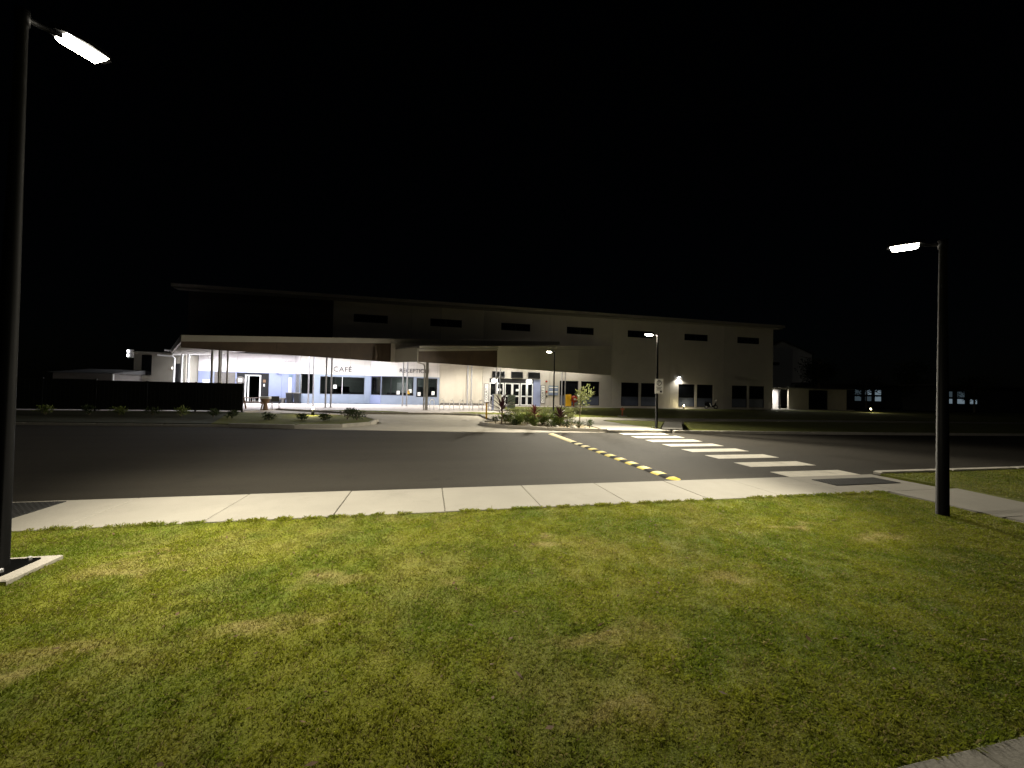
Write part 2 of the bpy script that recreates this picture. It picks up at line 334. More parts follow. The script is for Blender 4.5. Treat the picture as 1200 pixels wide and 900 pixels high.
lawn = bpy.data.objects.new('lawn', me); C.objects.link(lawn); tag(lawn, kind='structure')
sheet('lawn_beyond', [(-60, -12), (7.74, -12), (7.74, .04), (1.19, .04), (1.19, 1.272), (-14.01, 1.272), (-14.01, 5.125), (-60, 5.125)], -.015, 'far_grass', .1)
def blades(name, x, y, hz, hmin, hmax, wd, seed, colscale=1.):
    r = np.random.default_rng(seed); n = len(x)
    col, dry = lawn_col(x, y); a = r.random(n)*2*np.pi; lean = r.uniform(.35, 1.4, n); h = r.uniform(hmin, hmax, n)*(1-.45*dry)*(.55+.95*vnoise(x, y, .11, 31))
    b = a+np.pi/2; wx = np.cos(b)*wd*.5; wy = np.sin(b)*wd*.5
    dx = np.cos(a)*np.sin(lean); dy = np.sin(a)*np.sin(lean); dz = np.cos(lean)
    P = np.empty((n, 4, 3))
    P[:, 0] = np.stack([x-wx, y-wy, hz-.004], 1); P[:, 1] = np.stack([x+wx, y+wy, hz-.004], 1)
    m = .55*h; P[:, 2] = np.stack([x+wx*.7+dx*m*.8, y+wy*.7+dy*m*.8, hz+dz*m+.002], 1)
    P[:, 3] = np.stack([x+dx*h, y+dy*h, hz+dz*h*.8], 1)
    me = bpy.data.meshes.new(name); me.vertices.add(n*4); me.vertices.foreach_set('co', P.astype(np.float32).ravel())
    base = (np.arange(n)*4)[:, None]; tri = np.concatenate([base+np.array([[0, 1, 2]]), base+np.array([[0, 2, 3]])], 1).ravel()
    me.loops.add(n*6); me.loops.foreach_set('vertex_index', tri.astype(np.int32))
    me.polygons.add(n*2); me.polygons.foreach_set('loop_start', np.arange(0, n*6, 3, dtype=np.int32)); me.polygons.foreach_set('loop_total', np.full(n*2, 3, np.int32))
    k = r.uniform(.65, 1.35, (n, 1)); straw = (r.random((n, 1)) < .13)
    col = np.where(straw, np.array([[.27, .23, .09]]), col)*k*colscale
    me.update(); setcol(me, np.repeat(col, 4, 0)); me.materials.append(MATS['grass_blade'])
    o = bpy.data.objects.new(name, me); C.objects.link(o); return tag(o, kind='stuff')
def cloud(n, x0, x1, y0, y1, seed, bias=1.):
    r = np.random.default_rng(seed); return r.uniform(x0, x1, n), y0+(y1-y0)*r.random(n)**bias
px, py = cloud(430000, -4.6, 7.74, 1.315, 5.12, 11, 1.15)
keep = (px > -1.25*py-.1) & (px < 2.7*py+.6)
px = px[keep]; py = py[keep]
tag(blades('grass', px, py, lawn_h(px, py), .013, .035, .0042, 12), 'short patchy green lawn grass in the foreground', 'grass')
px, py = cloud(11000, -5, 7.74, 5.07, 5.148, 15); kk = vnoise(px, py*0, .07, 33)+.25*vnoise(px, py*0, .5, 34) > .6; px = px[kk]; py = py[kk]
tag(blades('grass', px, py, px*0-.002, .025, .055, .005, 16), 'longer grass creeping over the near edge of the footpath', 'grass')
px, py = cloud(1500, 1.2, 7.7, 1.295, 1.32, 17)
tag(blades('grass', px, py, px*0-.004, .02, .045, .005, 18), 'grass edging the concrete path in the lower right corner', 'grass')
px, py = cloud(60000, 9.3, 16, 2.4, 6.33, 13); k_ = (px > 9.5) | (py < 4)
tag(blades('grass', px[k_], py[k_], px[k_]*0, .016, .04, .006, 14, .8), 'green grass of the verge right of the side path', 'grass')

lt = MB(); r_ = random.Random(5)
for _ in range(170):
    x, y = r_.uniform(-3.5, 6.5), r_.uniform(1.6, 5.1); a = r_.uniform(0, 6.28); l_ = r_.uniform(.012, .028); z = .012
    d1 = Vector((math.cos(a), math.sin(a), r_.uniform(-.2, .5)))*l_; d2 = Vector((-math.sin(a), math.cos(a), r_.uniform(-.4, .4)))*l_*.45; p = Vector((x, y, z))
    lt.add([p-d1, p+d2, p+d1, p-d2], [(0, 1, 2, 3)])
tag(lt.build('leaf_litter', 'dead_leaf'), 'scattered small dead leaves on the foreground lawn', 'litter', kind='stuff')
# ---------------------------------------------------------------- hall building
hall = tag(empty('community_hall', (8, 37.5, 0)), 'long pale hall with high strip windows, lit cafe and reception under skewed canopies', 'building')
HI = Matrix.Translation((-8, -37.5, 0))
def part(o, p=None):
    o.parent = p or hall
    if p is None: o.matrix_parent_inverse = HI
    return o
def hb(mb, name, m, p=None, smooth=False): return part(mb.build(name, m, None, smooth), p)
def cut(x0, x1, z0, z1, opens, mod, zsplit=()):
    xs = sorted(set([x0, x1]+[v for o in opens for v in (o[0], o[1]) if x0 < v < x1]))
    out = []
    for a, b in zip(xs[:-1], xs[1:]):
        n = max(1, round((b-a)/mod)); zs = [z0]+[z for z in zsplit if z0 < z < z1]+[z1]
        hit = [o for o in opens if o[0] < (a+b)/2 < o[1]]
        for k in range(n):
            c, d = a+(b-a)*k/n, a+(b-a)*(k+1)/n
            for e, f in zip(zs[:-1], zs[1:]):
                iv = [(e, f)]
                for o in hit:
                    nv = []
                    for (p, q) in iv:
                        if o[2] >= q or o[3] <= p: nv.append((p, q)); continue
                        if o[2] > p: nv.append((p, o[2]))
                        if o[3] < q: nv.append((o[3], q))
                    iv = nv
                out += [(c, d, p, q) for p, q in iv if q-p > .01]
    return out
WB = FZ            # floor level
H7 = 6.9
lowwins = [(13.2+H7*k, 15.25+H7*k, .24, 2.75) for k in range(4)]+[(15.53+H7*k, 17.6+H7*k, .24, 2.75) for k in range(4)]
hiwins = [(-6.85+H7*k, -3.85+H7*k, 7.62, 8.36) for k in range(7)]
entry = (5.9, 11.15, WB, 2.8); cler = [(6.15, 7.4, 2.86, 3.5), (8.05, 9.25, 2.86, 3.5), (9.8, 11.05, 2.86, 3.5)]
opens = lowwins+hiwins+[entry]+cler
bounds = [-20.0, -15.0, -8.6, -1.7, 1.05, 5.2, 12.1, 19.0, 25.9, 32.8, 39.5]
for a, b in zip(bounds[:-1], bounds[1:]):
    z0 = WB-.1 if a >= 1.0 else 4.35
    mb = MB(); loc_o = [o for o in opens if o[1] > a and o[0] < b]
    for (c, d, e, f) in cut(a+.012, b-.012, z0, 9.45, loc_o, 99): mb.box(c, d, 37.5, 37.7, e, f)
    hb(mb, 'wall_panel', 'cream' if 1 <= a < 5 else ('dark_cladding' if a < -9 else 'hall_wall'))
mb = MB(); mb.box(-20, 39.5, 37.72, 37.76, 4.35, 9.45); mb.box(1.05, 39.5, 37.72, 37.76, 0, 4.35); 
hb(mb, 'wall_lining', 'interior_dark')
mb = MB(); mb.box(39.3, 39.5, 37.72, 62, 0, 9.4); hb(mb, 'end_wall', 'hall_wall')
mb = MB(); mb.box(-20, -19.8, 37.72, 62, 4, 9.4); hb(mb, 'end_wall', 'hall_wall')
# vertical sheet ribs on the cream bay
mb = MB()
for k in range(21): mb.box(1.15+k*.2, 1.19+k*.2, 37.475, 37.5, .3, 4.6)
hb(mb, 'rib_sheeting', 'cream')
mb = MB().box(1.06, 5.35, 37.44, 37.5, WB, .28); hb(mb, 'plinth', 'plinth')
# roof with fascia
mb = MB(); mb.add([(-20.8, 36.7, 9.78), (40.2, 36.7, 9.78), (40.2, 63, 10.9), (-20.8, 63, 10.9), (-20.8, 36.7, 9.72), (40.2, 36.7, 9.72), (40.2, 63, 10.84), (-20.8, 63, 10.84)],
      [(0, 1, 2, 3), (7, 6, 5, 4), (0, 4, 5, 1), (1, 5, 6, 2), (2, 6, 7, 3), (3, 7, 4, 0)])
rf = hb(mb, 'roof', 'roof')
hb(MB().box(-20.82, 40.22, 36.62, 36.69, 9.55, 9.84), 'fascia', 'fascia', rf)
hb(MB().box(-20.7, 40.1, 36.7, 37.5, 9.46, 9.5), 'eave_soffit', 'fascia', rf)
# windows
def frame_win(x0, x1, z0, z1, y, parent=None, bars=(), rail=None, fm='dark_frame', panes=None, glass='black_glass', fw=.06, M=None):
    mb = MB(); d0, d1 = y-.02, y+.07
    mb.box(x0, x1, d0, d1, z0, z0+fw); mb.box(x0, x1, d0, d1, z1-fw, z1); mb.box(x0, x0+fw, d0, d1, z0+fw, z1-fw); mb.box(x1-fw, x1, d0, d1, z0+fw, z1-fw)
    xs = [x0+fw]+list(bars)+[x1-fw]
    for b in bars: mb.box(b-fw/2, b+fw/2, d0, d1, z0+fw, z1-fw)
    if rail: mb.box(x0+fw, x1-fw, d0-.005, d1, rail-fw/2, rail+fw/2)
    if M: mb.xf(M)
    o = hb(mb, 'window', fm, parent)
    for i, (a, b) in enumerate(zip(xs[:-1], xs[1:])):
        for (e, f, mm) in ([(z0+fw, z1-fw, glass)] if not rail else [(z0+fw, rail-fw/2, panes or glass), (rail+fw/2, z1-fw, glass)]):
            q = MB().box(a, b, y+.02, y+.035, e, f)
            if M: q.xf(M)
            hb(q, 'pane', mm, o)
    return o
for o in lowwins: frame_win(*o, 37.56, rail=1.25, panes='blue_dull')
for o in hiwins: frame_win(*o, 37.56, bars=[(o[0]+o[1])/2], glass='black_glass', fw=.05)
for (a, b, e, f) in cler:        # top-hung sashes pushed open
    M_ = T((0, 37.45, f)) @ Matrix.Rotation(math.radians(-14), 4, 'X') @ T((0, -37.45, -f))
    frame_win(a, b, e, f-.0, 37.45, M=M_)
# entry doors
mb = MB(); mb.box(5.9, 10.4, 37.5, 37.62, 2.4, 2.8); mb.box(5.9, 11.15, 38.0, 38.05, WB, 2.8); hb(mb, 'transom', 'dark_frame')
hb(MB().box(10.42, 11.15, 37.5, 37.6, WB, 2.8), 'side_panel', 'blue_panel')
for (a, b) in ((5.93, 7.36), (7.46, 9.0), (9.1, 10.38)):
    c = (a+b)/2
    for x0, x1 in ((a, c-.01), (c+.01, b)):
        mb = MB(); y0, y1 = 37.55, 37.61
        for z in (WB+.05, 1.0, 2.26): mb.box(x0+.1, x1-.1, y0, y1, z, z+.12)
        mb.box(x0, x0+.1, y0, y1, WB+.05, 2.38); mb.box(x1-.1, x1, y0, y1, WB+.05, 2.38)
        dr = hb(mb, 'door', 'white_metal')
        for z0, z1 in ((WB+.17, 1.0), (1.12, 2.26)): hb(MB().box(x0+.1, x1-.1, 37.57, 37.585, z0, z1), 'pane', 'black_glass', dr)
        hb(MB().tube([(c+(-.07 if x1 < c else .07), 37.5, .95), (c+(-.07 if x1 < c else .07), 37.5, 1.3)], .015, 6), 'door_handle', 'galvanised', dr)
for x in (6.95, 8.75): hb(MB().box(x-.16, x+.16, 37.53, 37.545, 1.55, 1.78), 'notice', 'paper')
for x in (6.35, 9.85):
    f_ = hb(MB().box(x-.28, x+.28, 37.0, 37.4, 2.66, 2.76), 'door_light', 'white_metal')
    hb(MB().box(x-.24, x+.24, 37.02, 37.38, 2.42, 2.655), 'diffuser', 'lens_soft', f_)
    light('door_lamp', 'POINT', (x, 36.9, 2.45), 28, (1, .96, .9), shadow_soft_size=.1).parent = None
for o in [o for o in C.objects if o.name.startswith('door_lamp')]: part(o)
# court signs
def vtext(x, z): return T((x, 37.425, z)) @ Matrix(((0, -1, 0, 0), (0, 0, -1, 0), (1, 0, 0, 0), (0, 0, 0, 1)))
for x, s_ in ((5.62, 'COURT 1'), (11.4, 'COURT 2')):
    p_ = hb(MB().box(x-.24, x+.24, 37.44, 37.49, .38, 2.24), 'court_sign', 'dark_frame')
    hb(MB().box(x-.19, x+.19, 37.43, 37.445, .43, 2.19), 'sign_face', 'sign_white', p_)
    text(s_, .36, vtext(x, 1.31), 'dark_frame', p_, ext=.004)
p_ = hb(MB().box(12.0, 13.02, 37.44, 37.49, 1.22, 2.2), 'notice_board', 'sign_blue')
for k in range(4): hb(MB().box(12.06, 12.96, 37.425, 37.445, 1.29+k*.22, 1.43+k*.22), 'notice_strip', 'sign_white' if k % 2 else 'blue_panel', p_)
hb(MB().lathe([(.01, 0), (.1, 0), (.1, .08), (.06, .1)], 12).xf(T((11.75, 37.49, 2.62)) @ RX), 'alarm_bell', 'red_paint')
hb(MB().box(11.72, 11.86, 37.42, 37.49, 1.5, 1.66), 'door_control', 'red_paint'); hb(MB().box(11.74, 11.86, 37.43, 37.49, 1.05, 1.2), 'switch_plate', 'dark_frame')
# wall floodlight on the hall
f_ = hb(MB().box(26.86, 27.1, 37.25, 37.49, 3.5, 3.62), 'wall_light', 'white_metal')
hb(MB().box(26.89, 27.07, 37.28, 37.46, 3.44, 3.499), 'lens', 'lens_cool', f_)
part(light('wall_lamp', 'SPOT', (26.98, 37.28, 3.42), 260, (1, .95, .85), aim=(27.0, 37.35, 0), spot_size=2.5, spot_blend=.8, shadow_soft_size=.08))
# canopies: skewed skillion roofs with deep bulkheads
U = Vector((.872, .49, 0)); V = Vector((-.49, .872, 0))
A1 = Vector((-12.45, 22.85, 0)); A2 = Vector((-.72, 27.2, 0))
def z1f(x, y): d = Vector((x, y, 0))-A1; return 4.06+.09*d.dot(U)+.02*d.dot(V)
def z2f(x, y): d = Vector((x, y, 0))-A2; return 4.51+.0915*d.dot(U)
B1 = (13.0, 37.42); D1 = (-20.4, 36.2)
L1 = lambda s: (A1.x+(B1[0]-A1.x)*s, A1.y+(B1[1]-A1.y)*s)
B2 = (18.9, 37.42)
L2 = lambda s: (A2.x+(B2[0]-A2.x)*s, A2.y+(B2[1]-A2.y)*s)
def off(f, dz): return lambda x, y: f(x, y)+dz
cp1 = hb(MB().prism([(A1.x, A1.y), B1, (-20.4, 37.42), D1], off(z1f, -.07), z1f), 'canopy', 'roof')
cp2 = hb(MB().prism([(A2.x, A2.y), B2, (B1[0]-.2, 37.42), (-2.35, 28.45)], off(z2f, -.07), z2f), 'canopy', 'roof')
hb(MB().prism([(A1.x+.3, A1.y+.5), (B1[0]-.3, 37.4), (-20.2, 37.4), (-20.1, 36)], off(z1f, -.3), off(z1f, -.26)), 'soffit', 'white_panel', cp1)
hb(MB().prism([(A2.x, A2.y+.3), (B2[0]-.4, 37.4), (B1[0]-.3, 37.4), (-2.1, 28.6)], off(z2f, -.36), off(z2f, -.32)), 'soffit', 'cream_panel', cp2)
def strip(p, q, zl, zh, th, name, m, parent, outw=0.):
    p = Vector((*p, 0)); q = Vector((*q, 0)); d = (q-p).normalized(); n = Vector((d.y, -d.x, 0)); p = p+n*outw; q = q+n*outw
    a, b = p-n*th, q-n*th
    return hb(MB().prism([(p.x, p.y), (q.x, q.y), (b.x, b.y), (a.x, a.y)], zl, zh), name, m, parent)
g_ = .00015
for a, b, m_ in ((0, .145, 'brown'), (.145, .29, 'brown'), (.29, .385, 'brown'), (.385, .408, 'hall_wall')):
    strip(L1(a+g_), L1(b-g_), lambda x, y: 3.45, off(z1f, -.3), .12, 'bulkhead_panel', m_, cp1)
strip(L1(.408), L1(.985), off(z2f, -.5), off(z1f, -.3), .1, 'bulkhead_panel', 'hall_wall', cp1)
for a, b in ((0, .2), (.2, .4), (.4, .6), (.6, .8), (.8, 1)): strip(L1(a+g_/2), L1(b-g_/2), off(z1f, -.3), off(z1f, .03), .1, 'fascia', 'fascia', cp1, .09)
for a, b in ((0, .5), (.5, 1)):
    p = Vector((*D1, 0)).lerp(A1, a); q = Vector((*D1, 0)).lerp(A1, b); strip((p.x, p.y), (q.x, q.y), off(z1f, -.32), off(z1f, .03), .1, 'fascia', 'fascia', cp1, .02)
for k in range(7):     # rafter ends under the left edge
    p = Vector((*D1, 0)).lerp(A1, .06+k*.14); q = p+U*3.2
    strip((p.x+.1, p.y), (q.x, q.y), off(z1f, -.5), off(z1f, -.31), .08, 'rafter', 'white_metal', cp1)
for a, b, m_ in ((0, .155, 'brown'), (.155, .31, 'brown'), (.31, .53, 'hall_wall'), (.53, .76, 'hall_wall'), (.76, .995, 'hall_wall')):
    strip(L2(a+g_), L2(b-g_), lambda x, y: 3.45, off(z2f, -.32), .12, 'bulkhead_panel', m_, cp2)
strip((-2.35, 28.45), (A2.x, A2.y), lambda x, y: 3.45, off(z2f, -.03), .1, 'bulkhead_panel', 'hall_wall', cp2)
for a, b in ((0, .31),): strip(L2(a), L2(b), off(z2f, -.15), off(z2f, .03), .12, 'fascia', 'fascia', cp2, .12); strip(L2(a), L2(b), off(z2f, -.33), off(z2f, -.18), .1, 'fascia', 'fascia', cp2, .07)
strip(L2(.311), L2(.995), off(z2f, -.3), off(z2f, .03), .08, 'fascia', 'hall_wall', cp2, .025)
# columns in pairs
def column(x, y, cp_, zf, r=.058, m='galvanised', wh=.34):
    for dx in (0, wh):
        xx, yy = x+dx, y+dx*.25
        mb = MB().tube([(xx, yy, WB), (xx, yy, zf(xx, yy)-.3)], r, 12); mb.box(xx-.11, xx+.11, yy-.11, yy+.11, WB, WB+.02)
        hb(mb, 'column', m, cp_)
for x, y in ((-9.6, 34.4), (-7.25, 30.1), (-2.12, 34.1), (-12.35, 25.6), (-13.1, 28.2)): column(x, y, cp1, z1f, m='galvanised' if y > 29 else 'pole_grey')  # darker grey on the front pairs imitates their unlit side
for x, y in ((3.7, 37.0), (5.9, 33.75), (12.9, 36.0)): column(x, y, cp2, lambda x, y: min(z2f(x, y), 5.5), wh=.38)
hb(MB().box(-.2, .0, 28.3, 28.5, WB, z2f(-.1, 28.4)-.25), 'column', 'pole_grey', cp2)
hb(MB().tube([(-.78, 27.1, 4.35), (-.78, 27.1, 3.5), (-.7, 27.25, 3.4), (-.35, 28.1, 3.36), (-.28, 28.3, 3.26), (-.28, 28.35, 1.6), (-.28, 28.35, WB)], .05, 10), 'downpipe', 'fascia', cp2, True)
# ceiling lights under the canopies
for i, (x, y) in enumerate(((-17.2, 35.2), (-13.8, 35.0), (-10.6, 34.2), (-7.4, 34.6), (-4.2, 34.4))):
    z = z1f(x, y)-.36; fx = hb(MB().box(x-.6, x+.6, y-.09, y+.09, z, z+.06), 'ceiling_light', 'white_metal', cp1)
    o = light('ceiling_lamp', 'AREA', (x, y, z-.06), 330, (.93, .94, 1.), shape='RECTANGLE', size=1.1, size_y=.12); part(o, cp1)
    hb(MB().box(x-.56, x+.56, y-.07, y+.07, z-.03, z-.001), 'ceiling_diffuser', 'lens_cool', cp1)
for x, y in ((1.2, 34.0), (4.0, 34.6), (7.6, 35.2), (11.2, 35.9), (14.6, 36.6)):
    z = z2f(x, y)-.42; hb(MB().lathe([(.14, z), (.14, z+.06)], 14, (x, y)), 'downlight', 'white_metal', cp2)
    hb(MB().lathe([(.11, z-.012), (.11, z-.001)], 14, (x, y)), 'downlight_lens', 'lens', cp2)
    part(light('downlight_lamp', 'SPOT', (x, y, z-.04), 950 if x < 10 else 520, (1, .94, .84), aim=(x, y, 0), spot_size=2.6, spot_blend=.6, shadow_soft_size=.1), cp2)
# cafe and reception front
def wallseg(p0, p1, opens, upper, lower, top=4.55, band=2.72, wins=()):
    p0 = Vector((*p0, 0)); p1 = Vector((*p1, 0)); L_ = (p1-p0).length; a = math.atan2(p1.y-p0.y, p1.x-p0.x)
    M = T(p0) @ Matrix.Rotation(a, 4, 'Z')
    back = MB()
    for (c, d, e, f) in cut(0, L_, WB, top, opens, 99): back.box(c, d, .05, .18, e, f)
    hb(back.xf(M), 'wall', 'interior')
    for (c, d, e, f) in cut(0, L_, WB, band, opens, 1.2): hb(MB().box(c+.007, d-.007, .0, .045, e+.004, f-.004).xf(M), 'cladding_panel', lower)
    for (c, d, e, f) in cut(0, L_, band, top, opens, 1.2, (3.78,)): hb(MB().box(c+.007, d-.007, .002, .045, e+.005, f-.005).xf(M), 'cladding_panel', upper)
    return M, L_
M0, L0 = wallseg((-19.1, 37.5), (-11.72, 37.85), [(2.87, 5.33, WB, 2.66), (1.95, 2.8, 1.6, 1.61)], 'white_panel', 'blue_panel')
Mc1, Lc1 = wallseg((-11.72, 37.85), (-11.1, 37.1), [(.12, .95, .94, 2.7)], 'white_panel', 'blue_panel')
M2, L2_ = wallseg((-11.1, 37.1), (-5.35, 38.25), [(.06, 1.1, .94, 2.7), (1.63, 5.35, .94, 2.53)], 'cream_panel', 'blue_grey')
Mc2, Lc2 = wallseg((-5.35, 38.25), (-4.28, 37.4), [(.1, 1.33, .93, 2.67)], 'white_panel', 'blue_panel')
M4, L4 = wallseg((-4.28, 37.4), (1.05, 37.4), [(.04, 2.92, .93, 2.67), (3.2, 5.12, .82, 2.6)], 'cream_panel', 'blue_grey')
frame_win(.12, .95, .94, 2.7, .06, bars=[.38, .62], glass='glass', M=Mc1, fm='galvanised')
frame_win(.06, 1.1, .94, 2.7, .06, glass='glass', M=M2)
frame_win(1.63, 5.35, .94, 2.53, .06, bars=[3.45], glass='glass', M=M2)
frame_win(.1, 1.33, .93, 2.67, .06, glass='glass', M=Mc2)
frame_win(.04, 2.92, .93, 2.67, .06, bars=[.88], glass='glass', M=M4, fw=.09)
frame_win(3.2, 5.12, .82, 2.6, .06, bars=[4.1], glass='glass', M=M4, fw=.09)
hb(MB().box(3.43, 3.47, -.03, .1, .94, 2.53).xf(M2), 'mullion', 'white_metal')
text('CAFÉ', .66, M2 @ T((3.45, -.03, 3.2)) @ RX, 'grey_letter', hall, track=1.04)
text('RECEPTION', .52, M4 @ T((2.95, -.03, 3.25)) @ RX, 'grey_letter', hall)
for (s_, z, m_, M_) in ((1.55, 1.18, 'paper', M4), (2.62, 1.35, 'paper', M4), (2.45, 1.25, 'safety_yellow', M4), (3.45, 1.1, 'paper', M4), (4.75, 1.2, 'paper', M4), (2.85, 1.62, 'paper', M2)):
    hb(MB().box(s_-.14, s_+.14, .04, .05, z-.17, z+.17).xf(M_), 'notice', m_)
# glazed screen with sliding door in the left wall
fr = MB(); fr.box(2.87, 5.33, .5, .55, WB, 2.66)
hb(fr.xf(M0), 'glazed_screen', 'black_glass')
mb = MB(); mb.box(2.87, 2.95, -.02, .5, WB, 2.66); mb.box(5.25, 5.33, -.02, .5, WB, 2.66); mb.box(2.95, 5.25, -.02, .5, 2.58, 2.66); mb.box(2.95, 3.5, .0, .06, WB, 2.58); mb.box(4.75, 5.25, 0, .06, WB, 2.58)
hb(mb.xf(M0), 'screen_frame', 'dark_frame')
mb = MB(); mb.box(3.5, 3.6, -.03, .05, WB, 2.5); mb.box(3.72, 3.82, -.03, .05, WB, 2.5); mb.box(4.62, 4.72, -.03, .05, WB, 2.5); mb.box(3.6, 4.62, -.03, .05, 2.4, 2.5)
d_ = hb(mb.xf(M0), 'sliding_door', 'white_metal'); hb(MB().box(3.82, 4.62, .0, .02, WB, 2.4).xf(M0), 'pane', 'glass', d_); hb(MB().box(3.6, 3.72, .0, .02, WB, 2.4).xf(M0), 'pane', 'black_glass', d_)
hb(MB().lathe([(.01, 0), (.34, 0), (.34, .03), (.3, .04)], 20).xf(M0 @ T((3.16, -.02, 2.0)) @ RX), 'round_sign', 'plinth')
hb(MB().box(3.02, 3.3, -.08, -.065, 1.85, 2.15).xf(M0), 'sign_face', 'paper')
hb(MB().box(4.88, 5.1, -.03, -.005, 1.85, 2.1).xf(M0), 'menu_sign', 'timber'); hb(MB().box(4.93, 5.03, -.03, -.005, 1.5, 1.72).xf(M0), 'notice', 'paper')
hb(MB().box(1.2, 2.75, -.02, .04, WB, 2.66).xf(M0), 'roller_shutter', 'plinth')
hb(MB().box(6.9, 7.15, -.03, .0, .2, 2.35).xf(M0), 'door_leaf', 'white_metal'); hb(MB().box(6.92, 7.2, -.05, -.01, 2.38, 2.62).xf(M0), 'door_sign', 'sign_blue')
for s_, z in ((5.9, 2.85), (6.6, 3.9), (.9, 3.9)):
    c_o = hb(MB().box(s_-.04, s_+.04, -.25, -.0, z-.03, z+.03).xf(M0), 'camera_bracket', 'white_metal')
    hb(MB().tube([(s_-.05, -.3, z), (s_+.3, -.38, z-.08)], .07, 10).xf(M0), 'security_camera', 'white_metal', c_o)
for s_ in (.6, 1.5, 2.3): hb(MB().box(s_-.25, s_+.25, -.01, 0.0, 1.62, 2.0).xf(M0), 'wall_poster', 'paper')
# rooms behind the glass
mb = MB(); mb.box(-11.8, 1.0, 42.0, 42.1, WB, 3.2); mb.box(-11.9, -11.8, 37.9, 42.1, WB, 3.2); mb.box(.95, 1.04, 37.6, 42.1, WB, 3.2); mb.box(-4.75, -4.65, 38.6, 42, WB, 3.2)
hb(mb, 'room_walls', 'interior')
hb(MB().prism([(-19, 38.1), (-11.6, 38.1), (-11, 37.4), (-5.4, 38.5), (-4.2, 37.6), (1, 37.6), (1, 42.1), (-19, 42.1)], 3.2, 3.3), 'room_ceiling', 'interior'); hb(MB().prism([(-19, 38.1), (-11.6, 38.1), (-11, 37.4), (-5.4, 38.5), (-4.2, 37.6), (1, 37.6), (1, 42.1), (-19, 42.1)], WB-.05, WB+.01), 'room_floor', 'plinth')
hb(MB().box(-3.9, .2, 39.2, 39.9, WB, 1.15), 'reception_desk', 'interior_dark'); hb(MB().box(-3.2, -2.3, 41.94, 41.99, WB, 2.2), 'room_door', 'white_panel')
hb(MB().box(-10, -6, 39.8, 40.5, WB, 1.1), 'cafe_counter', 'interior_dark'); hb(MB().box(-9, -7.6, 40.2, 40.5, 1.1, 1.65), 'coffee_machine', 'dark_frame')
for x in (-.9, -.3, .4): hb(MB().box(x-.25, x+.25, 41.4, 41.9, WB, 1.8), 'cupboard', 'interior_dark')
for x, p_ in ((-2.0, 90), (-8.2, 30)):
    hb(MB().box(x-.5, x+.5, 40.0, 40.3, 3.14, 3.195), 'room_light', 'lens_soft'); part(light('room_lamp', 'AREA', (x, 40.15, 3.1), p_, (1, .97, .9), shape='RECTANGLE', size=1, size_y=.3))
# left annex with window, downpipes and floodlight
ax = hb(MB().box(-22.7, -19.15, 35.9, 44, 0, 3.95), 'annex', 'annex')
hb(MB().box(-22.8, -19.4, 35.75, 44, 3.96, 4.06), 'annex_roof', 'fascia', ax)
hb(MB().box(-22.15, -21.5, 35.86, 35.895, 2.2, 3.8), 'annex_window', 'black_glass', ax)
hb(MB().box(-19.85, -19.5, 35.86, 35.895, WB, 3.2), 'annex_door', 'dark_frame', ax)
for x, y, zt in ((-19.75, 35.5, 3.75), (-18.75, 34.6, 4.1), (-18.3, 34.6, 4.1)):
    hb(MB().tube([(x-1.2, y+.1, zt+.08), (x-.12, y, zt), (x, y, zt-.14), (x, y, WB)], .075, 10), 'downpipe', 'white_metal', ax, True)
hb(MB().box(-20.1, -19.9, 35.84, 35.89, 2.75, 2.9), 'wall_lamp_box', 'lens_soft', ax)
fl = hb(MB().box(-22.95, -22.71, 35.7, 35.9, 3.55, 4.2), 'flood_light', 'white_metal', ax)
for z in (3.62, 3.95): hb(MB().box(-23.02, -22.955, 35.66, 35.86, z, z+.2), 'flood_lens', 'lens_cool', ax)
part(light('flood_lamp', 'SPOT', (-23.1, 35.7, 3.9), 12, (.9, .93, 1), aim=(-27, 35.2, 0), spot_size=2.0, spot_blend=.5, shadow_soft_size=.1), ax)

